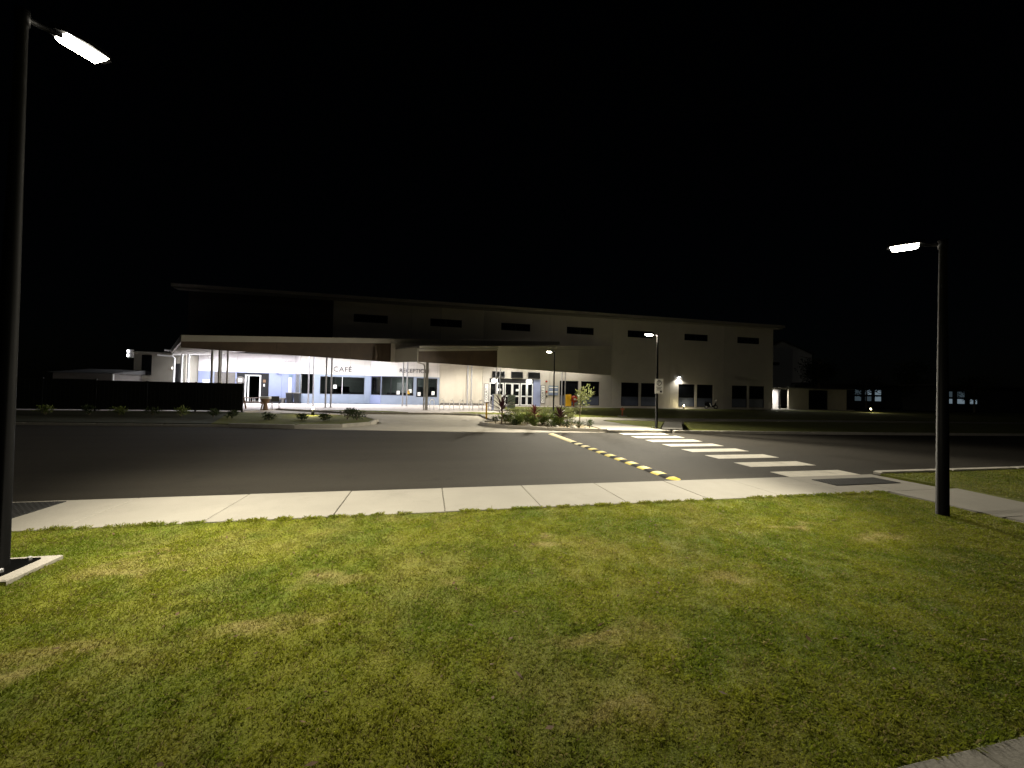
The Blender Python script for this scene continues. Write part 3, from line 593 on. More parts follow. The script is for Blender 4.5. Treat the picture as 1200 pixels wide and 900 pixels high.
# ---------------------------------------------------------------- lamp posts
def lamp_post(x, y, h, d, label, power, aim, color=(1, .91, .72), size=2.5, pad=False, base=FZ, r0=.08, blend=.9, up=.06, wall_fill=None, hs=1.):
    t = tag(empty('street_lamp', (x, y, base)), label, 'street lamp', 'street lamps'); d = Vector((*d, 0)).normalized(); zt = h-base
    MB().tube([(0, 0, 0), (0, 0, zt*.5), (0, 0, zt)], [r0, r0*.85, r0*.55], 16).build('pole', 'pole_black', t, True)
    bp = None
    if base > .01: bp = MB().bbox(-.16, .16, -.16, .16, 0, .022, .004).build('base_plate', 'pole_black', t)
    for sx in ((-1, 1) if bp else ()):
        for sy in (-1, 1): MB().lathe([(.018, .02), (.018, .045), (.01, .05)], 6, (sx*.115, sy*.115)).build('bolt', 'galvanised', bp)
    MB().lathe([(r0*.72, zt-.1), (r0*.72, zt+.02), (r0*.3, zt+.035)], 16).build('collar', 'pole_black', t, True)
    a = d*.1; b = d*.25
    MB().tube([(0, 0, zt-.04), (a.x, a.y, zt-.02), (b.x, b.y, zt+up*.4)], .025, 10).build('arm', 'pole_black', t, True)
    ang = math.atan2(d.y, d.x); M = T((0, 0, zt+up*.4)) @ Matrix.Rotation(ang, 4, 'Z') @ Matrix.Rotation(-.06, 4, 'Y') @ Matrix.Diagonal((1, hs, hs, 1))
    hd = MB(); prof = [(.17, .05), (.22, .09), (.36, .12), (.5, .1), (.57, .05)]; vs = []
    for s, wv in prof: vs += [(s, -wv, -.02), (s, wv, -.02), (s, wv*.8, .035), (s, -wv*.8, .035)]
    fsq = [(0, 1, 2, 3)]+[(4*i+k, 4*i+4+k, 4*i+4+(k+1) % 4, 4*i+(k+1) % 4) for i in range(4) for k in range(4)]+[(19, 18, 17, 16)]
    hd.add(vs, fsq); ho = hd.xf(M).build('lamp_head', 'pole_black', t)
    MB().add([(x_, y_, z_) for x0_, x1_, hw_, z_ in ((.23, .53, .085, -.021), (.25, .51, .075, -.05), (.3, .46, .04, -.07)) for x_, y_ in ((x0_, -hw_), (x1_, -hw_), (x1_, hw_), (x0_, hw_))], [(0, 1, 2, 3), (11, 10, 9, 8)]+[(4*i+(k+1) % 4, 4*i+k, 4*i+4+k, 4*i+4+(k+1) % 4) for i in range(2) for k in range(4)]).xf(M).build('lens', 'lens', ho)
    c = M @ Vector((.38, 0, -.16)); 
    l = bpy.data.lights.new('head_spot', 'SPOT'); l.energy = power; l.color = color; l.spot_size = size; l.spot_blend = blend; l.shadow_soft_size = .07
    lo = bpy.data.objects.new('head_spot', l); C.objects.link(lo); lo.parent = t; lo.location = c
    lo.rotation_euler = (Vector(aim)-(c+Vector((x, y, base)))).to_track_quat('-Z', 'Y').to_euler()
    if wall_fill:  # added fill spot that brightens the hall wall, apart from the lamp's own beam
        l2 = bpy.data.lights.new('head_spot', 'SPOT'); l2.energy = wall_fill[1]; l2.color = color; l2.spot_size = 1.75; l2.spot_blend = 1.; l2.shadow_soft_size = .07
        o2 = bpy.data.objects.new('head_spot', l2); C.objects.link(o2); o2.parent = t; o2.location = c+Vector((0, 0, -.02)); o2.rotation_euler = (Vector(wall_fill[0])-(c+Vector((x, y, base)))).to_track_quat('-Z', 'Y').to_euler()
    if pad: MB().bbox(-.26, .26, -.24, .24, -.1, .02, .01).build('footing', 'kerb', t).location = (0, 0, -.015)
    return t
lamp_post(-3.44, 4.03, 4.72, (.45, .89), 'black street lamp standing on a concrete footing at the left edge of the lawn', 2800, (.0, 6.9, 0), base=.03, pad=True, r0=.062, size=2.15)
lamp_post(7.06, 3.98, 3.84, (-.52, .85), 'black street lamp on the lawn beside the side path at the right', 1700, (2.0, 6.4, 0), base=0., r0=.07, size=1.8)
lamp_post(9.9, 15.25, 4.24, (-.66, .75), 'street lamp with a white parking sign at the far end of the crossing', 5400, (5.4, 6.6, 0), r0=.06, size=2.95, blend=.75, hs=1.3, wall_fill=((27, 37.5, 6.5), 360))
lamp_post(8.25, 24.6, 4.28, (-.8, .6), 'street lamp behind the planting bed in front of the entry doors', 5000, (4.6, 20.6, 0), r0=.055, size=2.8, blend=.5, hs=1.35)
# parking sign on the third lamp
sg = tag(empty('parking_sign', (9.9, 15.1, 1.94)), 'white rectangular parking sign fixed to the lamp post by the crossing', 'sign')
MB().box(-.2, .2, -.012, .0, -.32, .32).build('plate', 'sign_white', sg)
MB().box(-.03, .03, .0, .09, -.05, .05).build('bracket', 'galvanised', sg)
ring = MB(); n = 24
vs = [(.12*k*math.cos(2*math.pi*i/n), y_, .14+.12*k*math.sin(2*math.pi*i/n)) for y_ in (-.016, -.0121) for k in (1, .74) for i in range(n)]
ring.add(vs, [(i, (i+1) % n, n+(i+1) % n, n+i) for i in range(n)]); ring.build('ring_symbol', 'grey_letter', sg)
text('P', .2, T((0, -.016, .14)) @ RX, 'dark_frame', sg, ext=.002)
for k, wv in enumerate((.13, .1, .12)): MB().box(-wv, wv, -.0155, -.0121, -.06-.06*k, -.035-.06*k).build('text_line', 'grey_letter', sg)
MB().box(.04, .14, -.0155, -.0121, -.28, -.2).build('symbol', 'dark_frame', sg)

# ---------------------------------------------------------------- bollard lights
def bollard(x, y, h, label, power, col=(1, .86, .5)):
    t = tag(empty('bollard_light', (x, y, FZ)), label, 'bollard light', 'path bollard lights')
    MB().lathe([(.07, 0), (.07, h-.2)], 14).build('post', 'pole_black', t, True)
    MB().lathe([(.055, h-.2), (.055, h-.06)], 14).build('lens', 'lens_bollard', t, True)
    MB().lathe([(.075, h-.06), (.075, h-.03), (.03, h)], 14).build('cap', 'pole_black', t, True)
    l = bpy.data.lights.new('bollard_lamp', 'POINT'); l.energy = power; l.color = col; l.shadow_soft_size = .05
    lo = bpy.data.objects.new('bollard_lamp', l); C.objects.link(lo); lo.parent = t; lo.location = (0, -.14, h-.13)
    return t
bollard(-5.9, 22.0, .52, 'short lit bollard light on the grass of the planted verge', 70)
bollard(27.25, 36.9, .42, 'short lit bollard light at the foot of the hall wall below the floodlight', 40)
bollard(47.5, 32.8, .5, 'tiny lit bollard light on the dark lawn far right of the hall', 60)

# ---------------------------------------------------------------- speed hump
sh = tag(empty('speed_hump', (4.65, 6.5, ROADZ)), 'yellow and black rubber speed hump strip across the road', 'speed hump')
def module(y0, y1, m):
    prof = [(-.14, 0), (-.09, .022), (-.04, .03), (.04, .03), (.09, .022), (.14, 0)]; n = len(prof)
    vs = [(x, y, z+.004) for y in (y0+.004, y1-.004) for x, z in prof]
    MB().add(vs, [(i, i+1, n+i+1, n+i) for i in range(n-1)]+[tuple(range(n))[::-1], tuple(range(n, 2*n)), (0, n, 2*n-1, n-1)]).build('hump_module', m, sh)
cap = MB(); vs = [(0, .12, .036)]
for k in range(13): a = math.pi+math.pi*k/12; vs.append((.14*math.cos(a), .12+.18*math.sin(a), .004))
for k in range(13): a = math.pi+math.pi*k/12; vs.append((.06*math.cos(a), .12+.08*math.sin(a), .033))
cap.add(vs, [(1+k, 2+k, 15+k, 14+k) for k in range(12)]+[(14+k, 15+k, 0) for k in range(12)]); cap.build('end_cap', 'yellow_rubber', sh)
for k in range(14): module(.125+.265*k, .125+.265*(k+1), 'black_rubber' if k % 2 == 0 else 'yellow_rubber')
for k in range(14, 28): module(.125+.265*k, .125+.265*(k+1), 'black_rubber' if k % 2 == 0 and k < 20 else 'faded_yellow')

# ---------------------------------------------------------------- fence, shed, bike hoops, signs, furniture
fc = tag(empty('sheet_fence', (-10.3, 24.6, 0)), 'dark metal sheet fence along the planted verge left of the cafe', 'fence')
for k in range(13):
    x = -k*2.3; top = 1.68 if k < 3 else 1.72
    MB().box(x-.035, x+.035, -.035, .035, 0, top+.03).build('post', 'fence', fc)
    mb = MB().box(x-2.26, x-.04, -.012, .012, FZ+.05, top)
    for q in range(11): mb.box(x-2.2+q*.2, x-2.12+q*.2, -.024, -.0125, FZ+.09, top-.04)
    mb.box(x-2.26, x-.04, -.03, .03, top-.04, top+.0); mb.build('panel', 'fence', fc)
sd = tag(empty('shed', (-23.4, 33, 0)), 'low pale shed just visible above the fence at the far left', 'shed')
MB().box(-2.2, 1.3, 0, 3, 0, 2.2).build('wall', 'plinth', sd); MB().add([(-2.4, -.2, 2.22), (1.5, -.2, 2.22), (1.5, 3.2, 2.6), (-2.4, 3.2, 2.6), (-2.4, -.2, 2.2), (1.5, -.2, 2.2), (1.5, 3.2, 2.2), (-2.4, 3.2, 2.2)], [(0, 1, 2, 3), (0, 4, 5, 1), (1, 5, 6, 2), (3, 7, 4, 0), (2, 6, 7, 3)]).build('roof', 'roof', sd)
MB().box(1.28, 1.36, -.05, .03, 0, 2.2).build('corner_trim', 'white_metal', sd)
ords = ['first', 'second', 'third', 'fourth', 'fifth', 'sixth', 'seventh', 'eighth', 'ninth', 'tenth', 'eleventh', 'twelfth', 'thirteenth', 'fourteenth', 'fifteenth', 'sixteenth']
hoop = [( -.28, 0, 0), (-.28, 0, .55)]+[(-.28*math.cos(a), 0, .55+.2*math.sin(a)) for a in (.4, .9, 1.57, 2.24, 2.74)]+[(.28, 0, .55), (.28, 0, 0)]
hm = MB().tube(hoop, .028, 10).mesh('bike_hoop', 'white_metal', True)
for k in range(8):
    t = tag(empty('bike_hoop', (.3+k*.72, 28.9, FZ), math.radians(55)), ords[k]+' steel bicycle hoop from the left in the row before the cream wall', 'bike hoop', 'bicycle hoops')
    o = bpy.data.objects.new('hoop', hm); C.objects.link(o); o.parent = t
    for sx in (-.28, .28): MB().box(sx-.07, sx+.07, -.06, .06, 0, .012).build('base_plate', 'galvanised', t)
yb = tag(empty('marker_post', (3.2, 21.2, -.02)), 'slim yellow marker post on the concrete left of the planting bed', 'post')
MB().lathe([(.045, 0), (.045, .88), (.02, .92)], 10).build('post', 'safety_yellow', yb, True); MB().box(-.1, .1, -.1, .1, 0, .015).build('base_plate', 'galvanised', yb)
MB().box(-.02, .16, -.05, .05, .9, .96).build('cap', 'timber', yb)
ws = tag(empty('info_pillar', (5.0, 28.3, FZ)), 'white boxy information pillar with blue side near the entry doors', 'sign')
MB().bbox(-.3, .35, -.12, .12, .0, 1.24, .01).build('body', 'sign_white', ws); MB().box(-.31, -.302, -.11, .11, .0, 1.22).build('side_panel', 'blue_panel', ws); MB().box(-.34, .38, -.16, .16, -.02, .04).build('base', 'pole_grey', ws)
MB().box(-.3, -.2, -.127, -.1205, .05, 1.2).build('edge_band', 'blue_panel', ws)
ts = tag(empty('glass_sign', (6.5, 30, FZ)), 'pale green glass sign with white marks left of the doors', 'sign')
MB().box(-.3, .32, -.02, .02, .1, 1.18).build('plate', 'sign_green', ts)
for z in (.35, .52): 
    for x in (-.2, 0, .18): MB().box(x-.07, x+.08, -.026, -.0205, z, z+.1).build('mark', 'sign_white', ts)
for x in (-.22, .24): MB().box(x-.03, x+.03, -.01, .01, 0, .1).build('foot', 'galvanised', ts)
yc = tag(empty('yellow_cabinet', (14.0, 37.15, FZ)), 'yellow upright cabinet against the hall window', 'cabinet')
MB().bbox(-.28, .28, -.2, .2, .06, 1.25, .015).build('body', 'safety_yellow', yc); MB().box(-.25, .25, -.207, -.2005, .1, 1.2).build('door', 'safety_yellow', yc); MB().box(.16, .2, -.23, -.207, .6, .75).build('handle', 'dark_frame', yc); MB().box(-.26, .26, -.18, .18, 0, .06).build('base', 'dark_frame', yc)
hr = tag(empty('hose_reel', (14.66, 37.15, FZ)), 'red round hose reel beside the yellow cabinet', 'hose reel')
MB().lathe([(.3, 0), (.34, .02), (.34, .05), (.22, .06), (.22, .2), (.34, .21), (.34, .24), (.3, .26)], 20).xf(T((0, .1, .8)) @ RX).build('reel', 'red_paint', hr, True)
MB().lathe([(.1, 0), (.1, .05)], 14).xf(T((0, -.165, .8)) @ RX).build('hub', 'sign_white', hr)
MB().box(-.05, .05, .1, .16, 0, 1.15).build('stand', 'red_paint', hr)
hy = tag(empty('hydrant_marker', (12.6, 23.3, FZ-.02)), 'small dull orange marker post on the dark lawn', 'post')
MB().lathe([(.05, 0), (.05, .55), (.02, .6)], 10).build('post', 'orange_dull', hy, True); MB().lathe([(.32, 0), (.32, .03), (.28, .04)], 18).build('concrete_collar', 'kerb', hy); MB().box(-.14, .14, -.03, .03, .42, .52).build('plate', 'orange_dull', hy)
# bench, chair, bins, picnic table
bn = tag(empty('concrete_bench', (-12.9, 37.0, FZ)), 'grey concrete bench against the blue cafe wall', 'bench')
MB().bbox(-.75, .75, -.22, .22, .34, .46, .01).build('seat', 'plinth', bn)
for x in (-.6, .6): MB().box(x-.1, x+.1, -.2, .2, 0, .34).build('leg', 'plinth', bn)
MB().box(-.5, .5, .1, .18, 0, .34).build('back_panel', 'blue_dull', bn)
def stool(x, y, label):
    t = tag(empty('cafe_stool', (x, y, FZ)), label, 'stool', 'cafe stools')
    MB().bbox(-.2, .2, -.2, .2, .43, .47, .01).build('seat', 'white_metal', t)
    for sx in (-.17, .17):
        for sy in (-.17, .17): MB().tube([(sx*1.1, sy*1.1, 0), (sx, sy, .43)], .015, 8).build('leg', 'white_metal', t)
stool(-13.75, 36.4, 'white stool left of the concrete bench'); stool(-14.35, 35.9, 'white stool in front of the glazed cafe screen')
def bin_(x, label):
    t = tag(empty('waste_bin', (x, 36.7, FZ)), label, 'bin', 'waste bins')
    MB().add([(-.2, -.22, .05), (.2, -.22, .05), (.2, .22, .05), (-.2, .22, .05), (-.24, -.26, .88), (.24, -.26, .88), (.24, .26, .88), (-.24, .26, .88)], [(3, 2, 1, 0), (4, 5, 6, 7), (0, 1, 5, 4), (1, 2, 6, 5), (2, 3, 7, 6), (3, 0, 4, 7)]).build('body', 'dark_frame', t)
    MB().bbox(-.26, .26, -.28, .28, .885, .95, .03).build('lid', 'plinth', t)
    for sx in (-.2, .2): MB().lathe([(.07, 0), (.07, .05)], 12).xf(T((sx, .24, .08)) @ Matrix.Rotation(math.pi/2, 4, 'Y')).build('wheel', 'dark_frame', t)
bin_(-11.72, 'dark waste bin beside the white door leaf, left one of the pair'); bin_(-11.12, 'dark waste bin below the corner window, right one of the pair')
pt = tag(empty('picnic_table', (-10.75, 27.2, FZ), math.radians(5)), 'timber picnic table with benches beyond the fence end', 'table')
for k in range(4): MB().box(-.8, .8, -.36+k*.18, -.2+k*.18, .7, .74).build('table_board', 'timber', pt)
for y in (-.7, .62):
    MB().box(-.8, .8, y, y+.12, .42, .455).build('seat_board', 'timber', pt); MB().box(-.8, .8, y+.13, y+.25, .42, .455).build('seat_board', 'timber', pt)
for x in (-.6, .6):
    MB().box(x-.04, x+.04, -.68, .8, .36, .415).build('cross_beam', 'timber', pt)
    for s in (-1, 1): MB().tube([(x, s*.62, 0), (x, s*.22, .69)], .045, 6).build('leg', 'timber', pt)
pot = tag(empty('potted_stand', (-9.75, 26.3, FZ)), 'brown pedestal pot with grey rounded shrub near the picnic table', 'planter')
MB().lathe([(.2, 0), (.12, .08), (.1, .4), (.26, .62), (.28, .7), (.24, .7), (.2, .62)], 18).build('pot', 'timber', pot, True)
MB().box(-.26, .26, -.2, .2, .7, .84).build('tray', 'white_metal', pot)
ch = tag(empty('cafe_chair', (-9.35, 26.8, FZ), .5), 'dark cafe chair right of the pedestal pot', 'chair')
MB().bbox(-.22, .22, -.22, .22, .42, .46, .01).build('seat', 'dark_frame', ch); MB().box(-.22, .22, .19, .23, .5, .85).build('backrest', 'dark_frame', ch)
for sx in (-.19, .19):
    for sy in (-.19, .2): MB().tube([(sx*1.1, sy*1.1, 0), (sx, sy, .42 if sy < 0 else .6)], .014, 8).build('leg', 'dark_frame', ch)
# motor scooter parked at the hall wall
ms = tag(empty('motor_scooter', (30.5, 36.75, FZ), math.radians(-35)), 'dark parked motor scooter in front of the hall window right of the floodlight', 'scooter')
for x in (-.42, .5):
    wh = MB().tube([(x+.17*math.cos(a), 0, .2+.17*math.sin(a)) for a in [2*math.pi*k/16 for k in range(17)]], .05, 8, False).build('wheel', 'dark_frame', ms, True)
    MB().lathe([(.08, -.03), (.08, .03)], 12).xf(T((x, 0, .2)) @ RX).build('rim', 'galvanised', wh)
MB().add([(x, y, z) for x, hw, z0_, z1_ in ((-.6, .08, .38, .62), (-.25, .15, .25, .68), (.05, .15, .2, .32), (.35, .16, .22, .4), (.5, .1, .4, .8)) for y, z in ((-hw, z0_), (hw, z0_), (hw, z1_), (-hw, z1_))],
    [(0, 1, 2, 3), (16, 19, 18, 17)]+[(4*i+k, 4*i+4+k, 4*i+4+(k+1) % 4, 4*i+(k+1) % 4) for i in range(4) for k in range(4)]).build('body', 'pole_black', ms)
MB().bbox(-.6, .0, -.13, .13, .68, .78, .04).build('seat', 'black_rubber', ms); MB().tube([(.55, 0, .3), (.42, 0, 1.0)], .03, 8).build('steering_column', 'galvanised', ms)
MB().tube([(.38, -.3, 1.02), (.42, 0, 1.0), (.38, .3, 1.02)], .018, 8).build('handlebar', 'dark_frame', ms); MB().lathe([(.02, 0), (.1, .03), (.1, .06)], 14).xf(T((.5, 0, .95)) @ Matrix.Rotation(math.pi/2, 4, 'Y')).build('headlight', 'sign_white', ms)
MB().tube([(-.1, -.18, .6), (.05, -.17, .25)], .035, 8).build('side_trim', 'white_metal', ms)

# ---------------------------------------------------------------- plants
def leafmesh(n, rx, ry, rz, l, wv, seed, m, shell=.5, name='foliage', zc=None):
    r = random.Random(seed); mb = MB()
    lob = [(r.uniform(-.5, .5)*rx, r.uniform(-.5, .5)*ry, r.uniform(-.45, .6)*rz, r.uniform(.45, .75)) for _ in range(6)]
    for _ in range(n):
        cx, cy, cz, k = r.choice(lob)
        d = Vector((r.gauss(0, 1), r.gauss(0, 1), r.gauss(0, 1))).normalized(); q = r.uniform(shell, 1)*k
        p = Vector((cx+d.x*rx*q, cy+d.y*ry*q, cz+d.z*rz*q))
        a = (d+Vector((r.uniform(-1, 1), r.uniform(-1, 1), r.uniform(-.3, .9)))).normalized(); b = a.cross(Vector((r.uniform(-1, 1), r.uniform(-1, 1), 1))).normalized()
        L_ = l*r.uniform(.6, 1.3); W_ = wv*r.uniform(.7, 1.3); nn = a.cross(b)*L_*.12
        mb.add([p, p+a*L_*.5+b*W_*.5+nn, p+a*L_, p+a*L_*.5-b*W_*.5+nn], [(0, 1, 2, 3)])
    return mb
def shrub(x, y, h, wd, m, seed, label, n=260, leaf=.13, lw=.05, cat='shrub', group='shrubs in the planting bed', z=FZ):
    t = tag(empty('leafy_shrub', (x, y, z)), label, cat, group)
    st = MB(); r = random.Random(seed)
    for k in range(5): st.tube([(0, 0, -.02), (r.uniform(-.4, .4)*wd*.5, r.uniform(-.4, .4)*wd*.5, h*.6)], [.012, .006], 5)
    st.build('stem', 'bark', t)
    leafmesh(n, wd/2, wd/2, h*.42, leaf, lw, seed, m, .35).xf(T((0, 0, h*.55))).build('foliage', m, t)
    return t
bed_shrubs = [(3.55, 17.6, .62, .7, 'leaf_green'), (4.05, 17.9, .75, .75, 'leaf_pale'), (4.0, 16.9, .5, .6, 'leaf_green'), (4.55, 17.3, .62, .75, 'leaf_green'), (4.95, 18.2, .8, .8, 'leaf_pale'), (5.15, 16.9, .55, .6, 'leaf_green'),
  (5.5, 17.7, .72, .75, 'leaf_pale'), (5.95, 17.2, .62, .7, 'leaf_green'), (6.2, 18.0, .7, .7, 'leaf_green'), (6.55, 17.3, .72, .62, 'leaf_pale'), (5.65, 16.3, .4, .5, 'leaf_green'), (4.65, 16.4, .36, .45, 'leaf_green')]
for i, (x, y, h, wd, m_) in enumerate(sorted(bed_shrubs)):
    shrub(x, y, h*.85, wd*.9, m_, 40+i, ('pale' if m_ == 'leaf_pale' else 'green')+' leafy shrub, '+ords[i]+' from the left in the planting bed', 240 if m_ == 'leaf_pale' else 330, .3 if m_ == 'leaf_pale' else .17, .035 if m_ == 'leaf_pale' else .06)
tufts = [(3.05, 17.35, .3, .42), (3.75, 16.45, .24, .35), (5.2, 15.75, .24, .4), (5.85, 15.55, .28, .4), (6.3, 15.4, .3, .42), (6.85, 15.5, .3, .34)]
for i, (x, y, h, wd) in enumerate(tufts):
    shrub(x, y, h, wd, 'leaf_dark', 80+i, 'low dark tuft, '+ords[i]+' from the left along the bed kerb', 160, .12, .025, 'tuft', 'low tufts along the bed kerb')
def cordyline(x, y, h, stem, m, n, L_, seed, label):
    t = tag(empty('cordyline', (x, y, FZ)), label, 'plant', 'cordylines in the bed'); r = random.Random(seed)
    MB().tube([(0, 0, -.05), (.02, 0, stem*.5), (0, .01, stem)], [.045, .035, .03], 8).build('stem', 'bark', t, True)
    mb = MB(); pr = [(0, .02, 0), (.3, .045, .03), (.65, .035, -.01), (1, .003, -.12)]; vs = []
    for s, wv, dz in pr: vs += [(s*L_, -wv*.9, dz*L_), (s*L_, 0, dz*L_-.01), (s*L_, wv*.9, dz*L_)]
    mb.add(vs, [(3*i+k, 3*i+3+k, 3*i+4+k, 3*i+1+k) for i in range(3) for k in range(2)])
    lm = mb.mesh('leaf', m)
    for k in range(n):
        o = bpy.data.objects.new('leaf', lm); C.objects.link(o); o.parent = t
        f = k/n; e = math.radians(-5+85*f+r.uniform(-10, 10)); o.location = (0, 0, stem*(.62+.38*f)); o.rotation_euler = (r.uniform(-.4, .4), -e, k*2.4+r.uniform(-.3, .3)); s = r.uniform(.75, 1.1)*(1 if f < .8 else .85); o.scale = (s, s, s)
    return t
cordyline(3.25, 16.95, 1.5, .85, 'leaf_purple', 38, .85, 1, 'tall dark purple spiky cordyline at the left end of the planting bed')
cordyline(4.6, 16.3, .95, .66, 'leaf_red', 26, .42, 2, 'small red leaved cordyline in the middle of the planting bed')
cordyline(5.75, 16.2, .95, .5, 'leaf_purple', 32, .58, 3, 'dark bushy purple cordyline right of the red one')
def tree(x, y, h, crown_r, crown_z, n, leaf, lw, m, seed, label, trunk=.05, lean=0., z=FZ, group=None, name='young_tree'):
    t = tag(empty(name, (x, y, z)), label, 'tree', group); r = random.Random(seed)
    tb = MB().tube([(0, 0, -.05), (lean*.3, 0, h*.35), (lean*.6, .02, h*.65), (lean, 0, h*.95)], [trunk, trunk*.8, trunk*.6, trunk*.2], 8)
    for k in range(9):
        zz = h*r.uniform(.4, .9); a = r.uniform(0, 6.28); l_ = crown_r*r.uniform(.5, .95)
        tb.tube([(lean*zz/h, 0, zz), (lean*zz/h+math.cos(a)*l_*.6, math.sin(a)*l_*.6, zz+l_*.3), (lean*zz/h+math.cos(a)*l_, math.sin(a)*l_, zz+l_*.4)], [trunk*.4, trunk*.25, trunk*.1], 5)
    tb.build('trunk', 'bark', t, True)
    leafmesh(n, crown_r, crown_r, crown_z, leaf, lw, seed+5, m, .15).xf(T((lean*.7, 0, h-crown_z*.8))).build('crown', m, t)
tree(6.75, 16.4, 1.75, .48, .62, 330, .14, .05, 'leaf_pale', 5, 'slim young tree with sparse pale leaves at the right of the bed', .028, .05)
# stones in the bed
for i, (x, y, s) in enumerate(((6.0, 15.25, .16), (6.5, 15.05, .12), (4.3, 16.1, .13), (5.5, 15.9, .1), (3.9, 17.2, .14))):
    mb = MB(); r = random.Random(i); mb.lathe([(.4*s, 0), (s, .1*s), (s*.9, .5*s), (s*.4, .8*s)], 9); mb.v = [(a*r.uniform(.8, 1.2), b*r.uniform(.8, 1.2), c) for a, b, c in mb.v]
    o = mb.build('stone', 'rock', loc=(x, y, FZ-.02)); tag(o, 'pale stone, '+ords[i]+(' of the scattered stones in the bed mulch'), 'stone', 'stones in the bed mulch')
# shrubs of the left verge
vs_ = [(-3.2, 19.0, .5, .9, 'leaf_dark'), (-3.7, 19.4, .5, .8, 'leaf_dark'), (-4.5, 18.6, .32, .5, 'leaf_dark'), (-5.6, 19.2, .3, .45, 'leaf_dark'), (-6.9, 19.0, .32, .45, 'leaf_dark'), (-8.6, 19.6, .34, .5, 'leaf_dark'), (-9.8, 20.6, .4, .6, 'leaf_dark'), (-11.2, 20.8, .42, .6, 'leaf_green'), (-12.6, 21.2, .42, .6, 'leaf_dark'), (-13.8, 21, .42, .6, 'leaf_green'), (-15.2, 21.4, .42, .6, 'leaf_dark'), (-16.8, 21.4, .42, .6, 'leaf_green')]
for i, (x, y, h, wd, m_) in enumerate(vs_):
    shrub(x, y, h, wd, m_, 120+i, 'low shrub on the left verge, '+ords[i]+' counting from the driveway', 200 if i else 320, .12, .045, group='shrubs on the left verge')

# ---------------------------------------------------------------- things beyond the right end of the hall
wg = tag(empty('low_wing', (39.6, 38.5, 0)), 'low flat roofed wing with a bright doorway right of the hall', 'building')
def wpart(mb, name, m, p=wg): o = mb.build(name, m); o.parent = p; o.matrix_parent_inverse = T((-39.6, -38.5, 0)); return o
mb = MB()
for (c, d, e, f) in cut(39.6, 51.8, 0, 2.62, [(40.55, 42.9, .1, 2.47), (45.9, 48.9, .1, 2.47)], 99): mb.box(c, d, 38.5, 38.7, e, f)
wpart(mb, 'wall', 'annex'); wf = wpart(MB().box(39.55, 52.2, 37.9, 46, 2.63, 2.72), 'roof', 'roof'); o = MB().box(39.52, 52.25, 37.82, 37.895, 2.55, 2.8).build('fascia', 'plinth'); o.parent = wf; o.matrix_parent_inverse = T((-39.6, -38.5, 0))
wpart(MB().box(39.7, 43.2, 40.2, 40.3, .1, 2.6), 'lobby_wall', 'white_panel'); wpart(MB().box(45.92, 48.88, 38.6, 38.62, .1, 2.47), 'window', 'black_glass')
wpart(MB().box(41.68, 41.78, 38.55, 38.65, .1, 2.47), 'door_post', 'dark_frame'); wpart(MB().box(40.6, 41.1, 40.1, 40.19, 1.65, 2.1), 'wall_box', 'plinth'); wpart(MB().box(39.6, 52, 37.7, 40.2, .0, .1), 'step', 'concrete')
wl = wpart(MB().box(41.2, 42.2, 39.1, 39.3, 2.5, 2.58), 'ceiling_light', 'lens_soft'); o = light('lobby_lamp', 'AREA', (41.7, 39.3, 2.45), 170, (1, .97, .88), shape='RECTANGLE', size=1, size_y=.2); o.parent = wg; o.matrix_parent_inverse = T((-39.6, -38.5, 0))
gh = tag(empty('gable_house', (61, 55, 0)), 'dim white gabled building behind the right end of the hall', 'building')
mb = MB(); prof = [(54.5, 0), (66.2, 0), (66.2, 9.2), (59.8, 11.3), (54.5, 9.0)]
mb.add([(x, 55, z) for x, z in prof]+[(x, 70, z) for x, z in prof], [(0, 1, 2, 3, 4), (9, 8, 7, 6, 5)]+[(i, i+5, (i+1) % 5+5, (i+1) % 5) for i in range(5)])
o = mb.build('wall', 'gable_white', gh); o.matrix_parent_inverse = T((-61, -55, 0))
o = MB().prism([(54.2, 54.7), (59.8, 54.7), (59.8, 70.3), (54.2, 70.3)], lambda x, y: 11.33-(59.8-x)*.434, lambda x, y: 11.45-(59.8-x)*.434).build('roof', 'roof', gh); o.matrix_parent_inverse = T((-61, -55, 0))
o = MB().prism([(59.8, 54.7), (66.6, 54.7), (66.6, 70.3), (59.8, 70.3)], lambda x, y: 11.33-(x-59.8)*.328, lambda x, y: 11.45-(x-59.8)*.328).build('roof', 'roof', gh); o.matrix_parent_inverse = T((-61, -55, 0))
o = MB().box(57.6, 59.2, 54.93, 55.02, 7.0, 7.5).build('vent', 'dark_frame', gh); o.matrix_parent_inverse = T((-61, -55, 0))
tree(58.5, 47.5, 7.8, 2.6, 3.0, 2600, .35, .16, 'leaf_dark', 61, 'dark bushy tree in front of the white gabled building', .2, 0, name='dark_tree', group='dark trees')
tree(72, 44, 7.0, 2.6, 3.0, 1800, .35, .16, 'leaf_dark', 66, 'dark tree on the right between the two far lit buildings', .2, 0, name='dark_tree', group='dark trees')
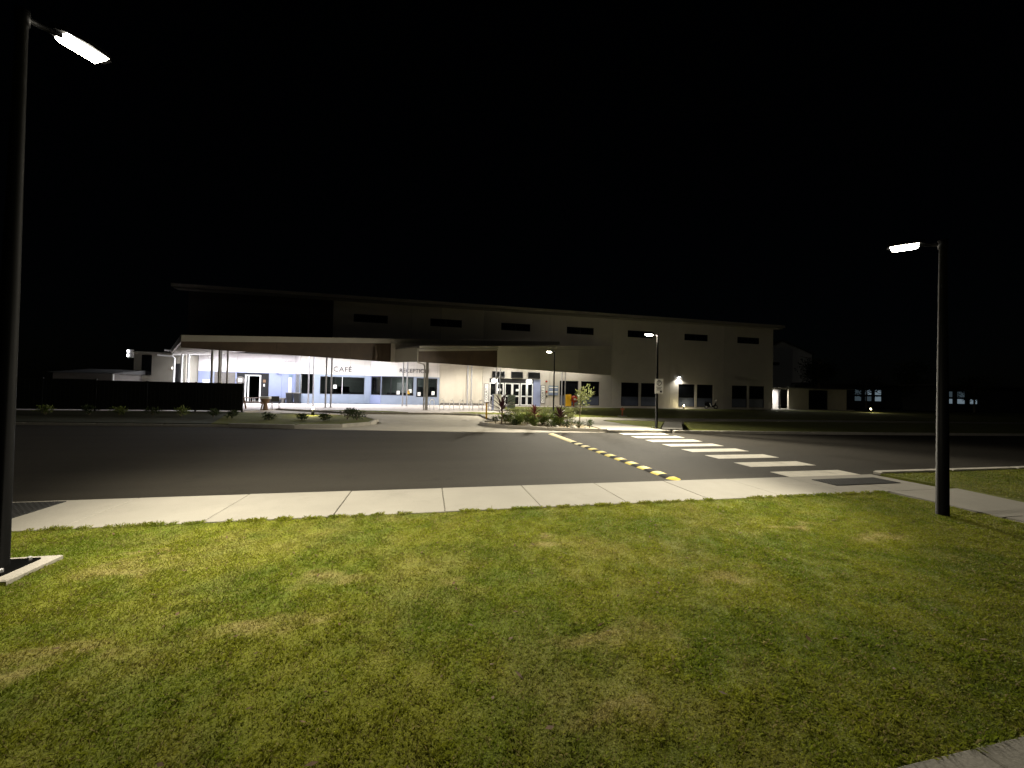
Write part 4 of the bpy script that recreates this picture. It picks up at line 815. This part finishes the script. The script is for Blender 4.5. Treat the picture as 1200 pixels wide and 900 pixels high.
tree(65.0, 45.5, 4.6, 2.3, 1.9, 900, .3, .14, 'leaf_dark', 71, 'low dark tree partly hiding the six lit windows', .12, 0, name='dark_tree', group='dark trees')
tree(73.3, 38.0, 4.4, 2.6, 1.8, 900, .3, .14, 'leaf_dark', 73, 'low dark tree partly hiding the farthest right lit windows', .12, 0, name='dark_tree', group='dark trees')
def far_building(x0, x1, y, h, wins, label):
    t = tag(empty('far_building', ((x0+x1)/2, y, 0)), label, 'building'); Mi = T((-(x0+x1)/2, -y, 0))
    def p(mb, n, m, q=None): o = mb.build(n, m); o.parent = q or t; o.matrix_parent_inverse = Mi if q is None else Matrix(); return o
    mb = MB()
    for (c, d, e, f) in cut(x0, x1, 0, h, [wn[:4] for wn in wins], 99): mb.box(c, d, y, y+.3, e, f)
    p(mb, 'wall', 'far_wall'); p(MB().box(x0, x1, y+.31, y+4.5, 0, h-.1), 'rear_wall', 'far_wall'); p(MB().box(x0-.4, x1+.4, y-.6, y+4.8, h+.02, h+.25), 'roof', 'roof')
    for (a, b, e, f, m_) in wins:
        fr = MB(); fr.box(a, b, y+.05, y+.15, e, e+.07); fr.box(a, b, y+.05, y+.15, f-.07, f); fr.box(a, a+.07, y+.05, y+.15, e+.07, f-.07); fr.box(b-.07, b, y+.05, y+.15, e+.07, f-.07)
        fo = p(fr, 'window', 'dark_frame'); p(MB().box(a+.07, b-.07, y+.12, y+.13, e+.07, f-.07), 'pane', m_, fo)
W1 = []
for i, a in enumerate((69.0, 71.2, 73.3)):
    for j, (e, f) in enumerate(((1.1, 2.0), (2.15, 3.1))): W1.append((a, a+1.55, e, f, 'lit_window' if i == 2 or (i == 1 and j == 1) else 'lit_window_dim'))
far_building(62, 82, 50, 3.8, W1, 'far dark building with six small bluish lit windows right of the hall')
W2 = []
for i, a in enumerate((71.4, 73.8, 76.3)):
    for j, (e, f) in enumerate(((1.05, 1.85), (1.98, 2.9))):
        if not (i == 2 and j == 1): W2.append((a, a+1.7, e, f, 'lit_window_dim' if j else 'lit_window'))
far_building(70.6, 90, 40, 3.6, W2, 'farthest right dark building with five dim lit windows behind the lamp pole')
S.render.film_transparent = False
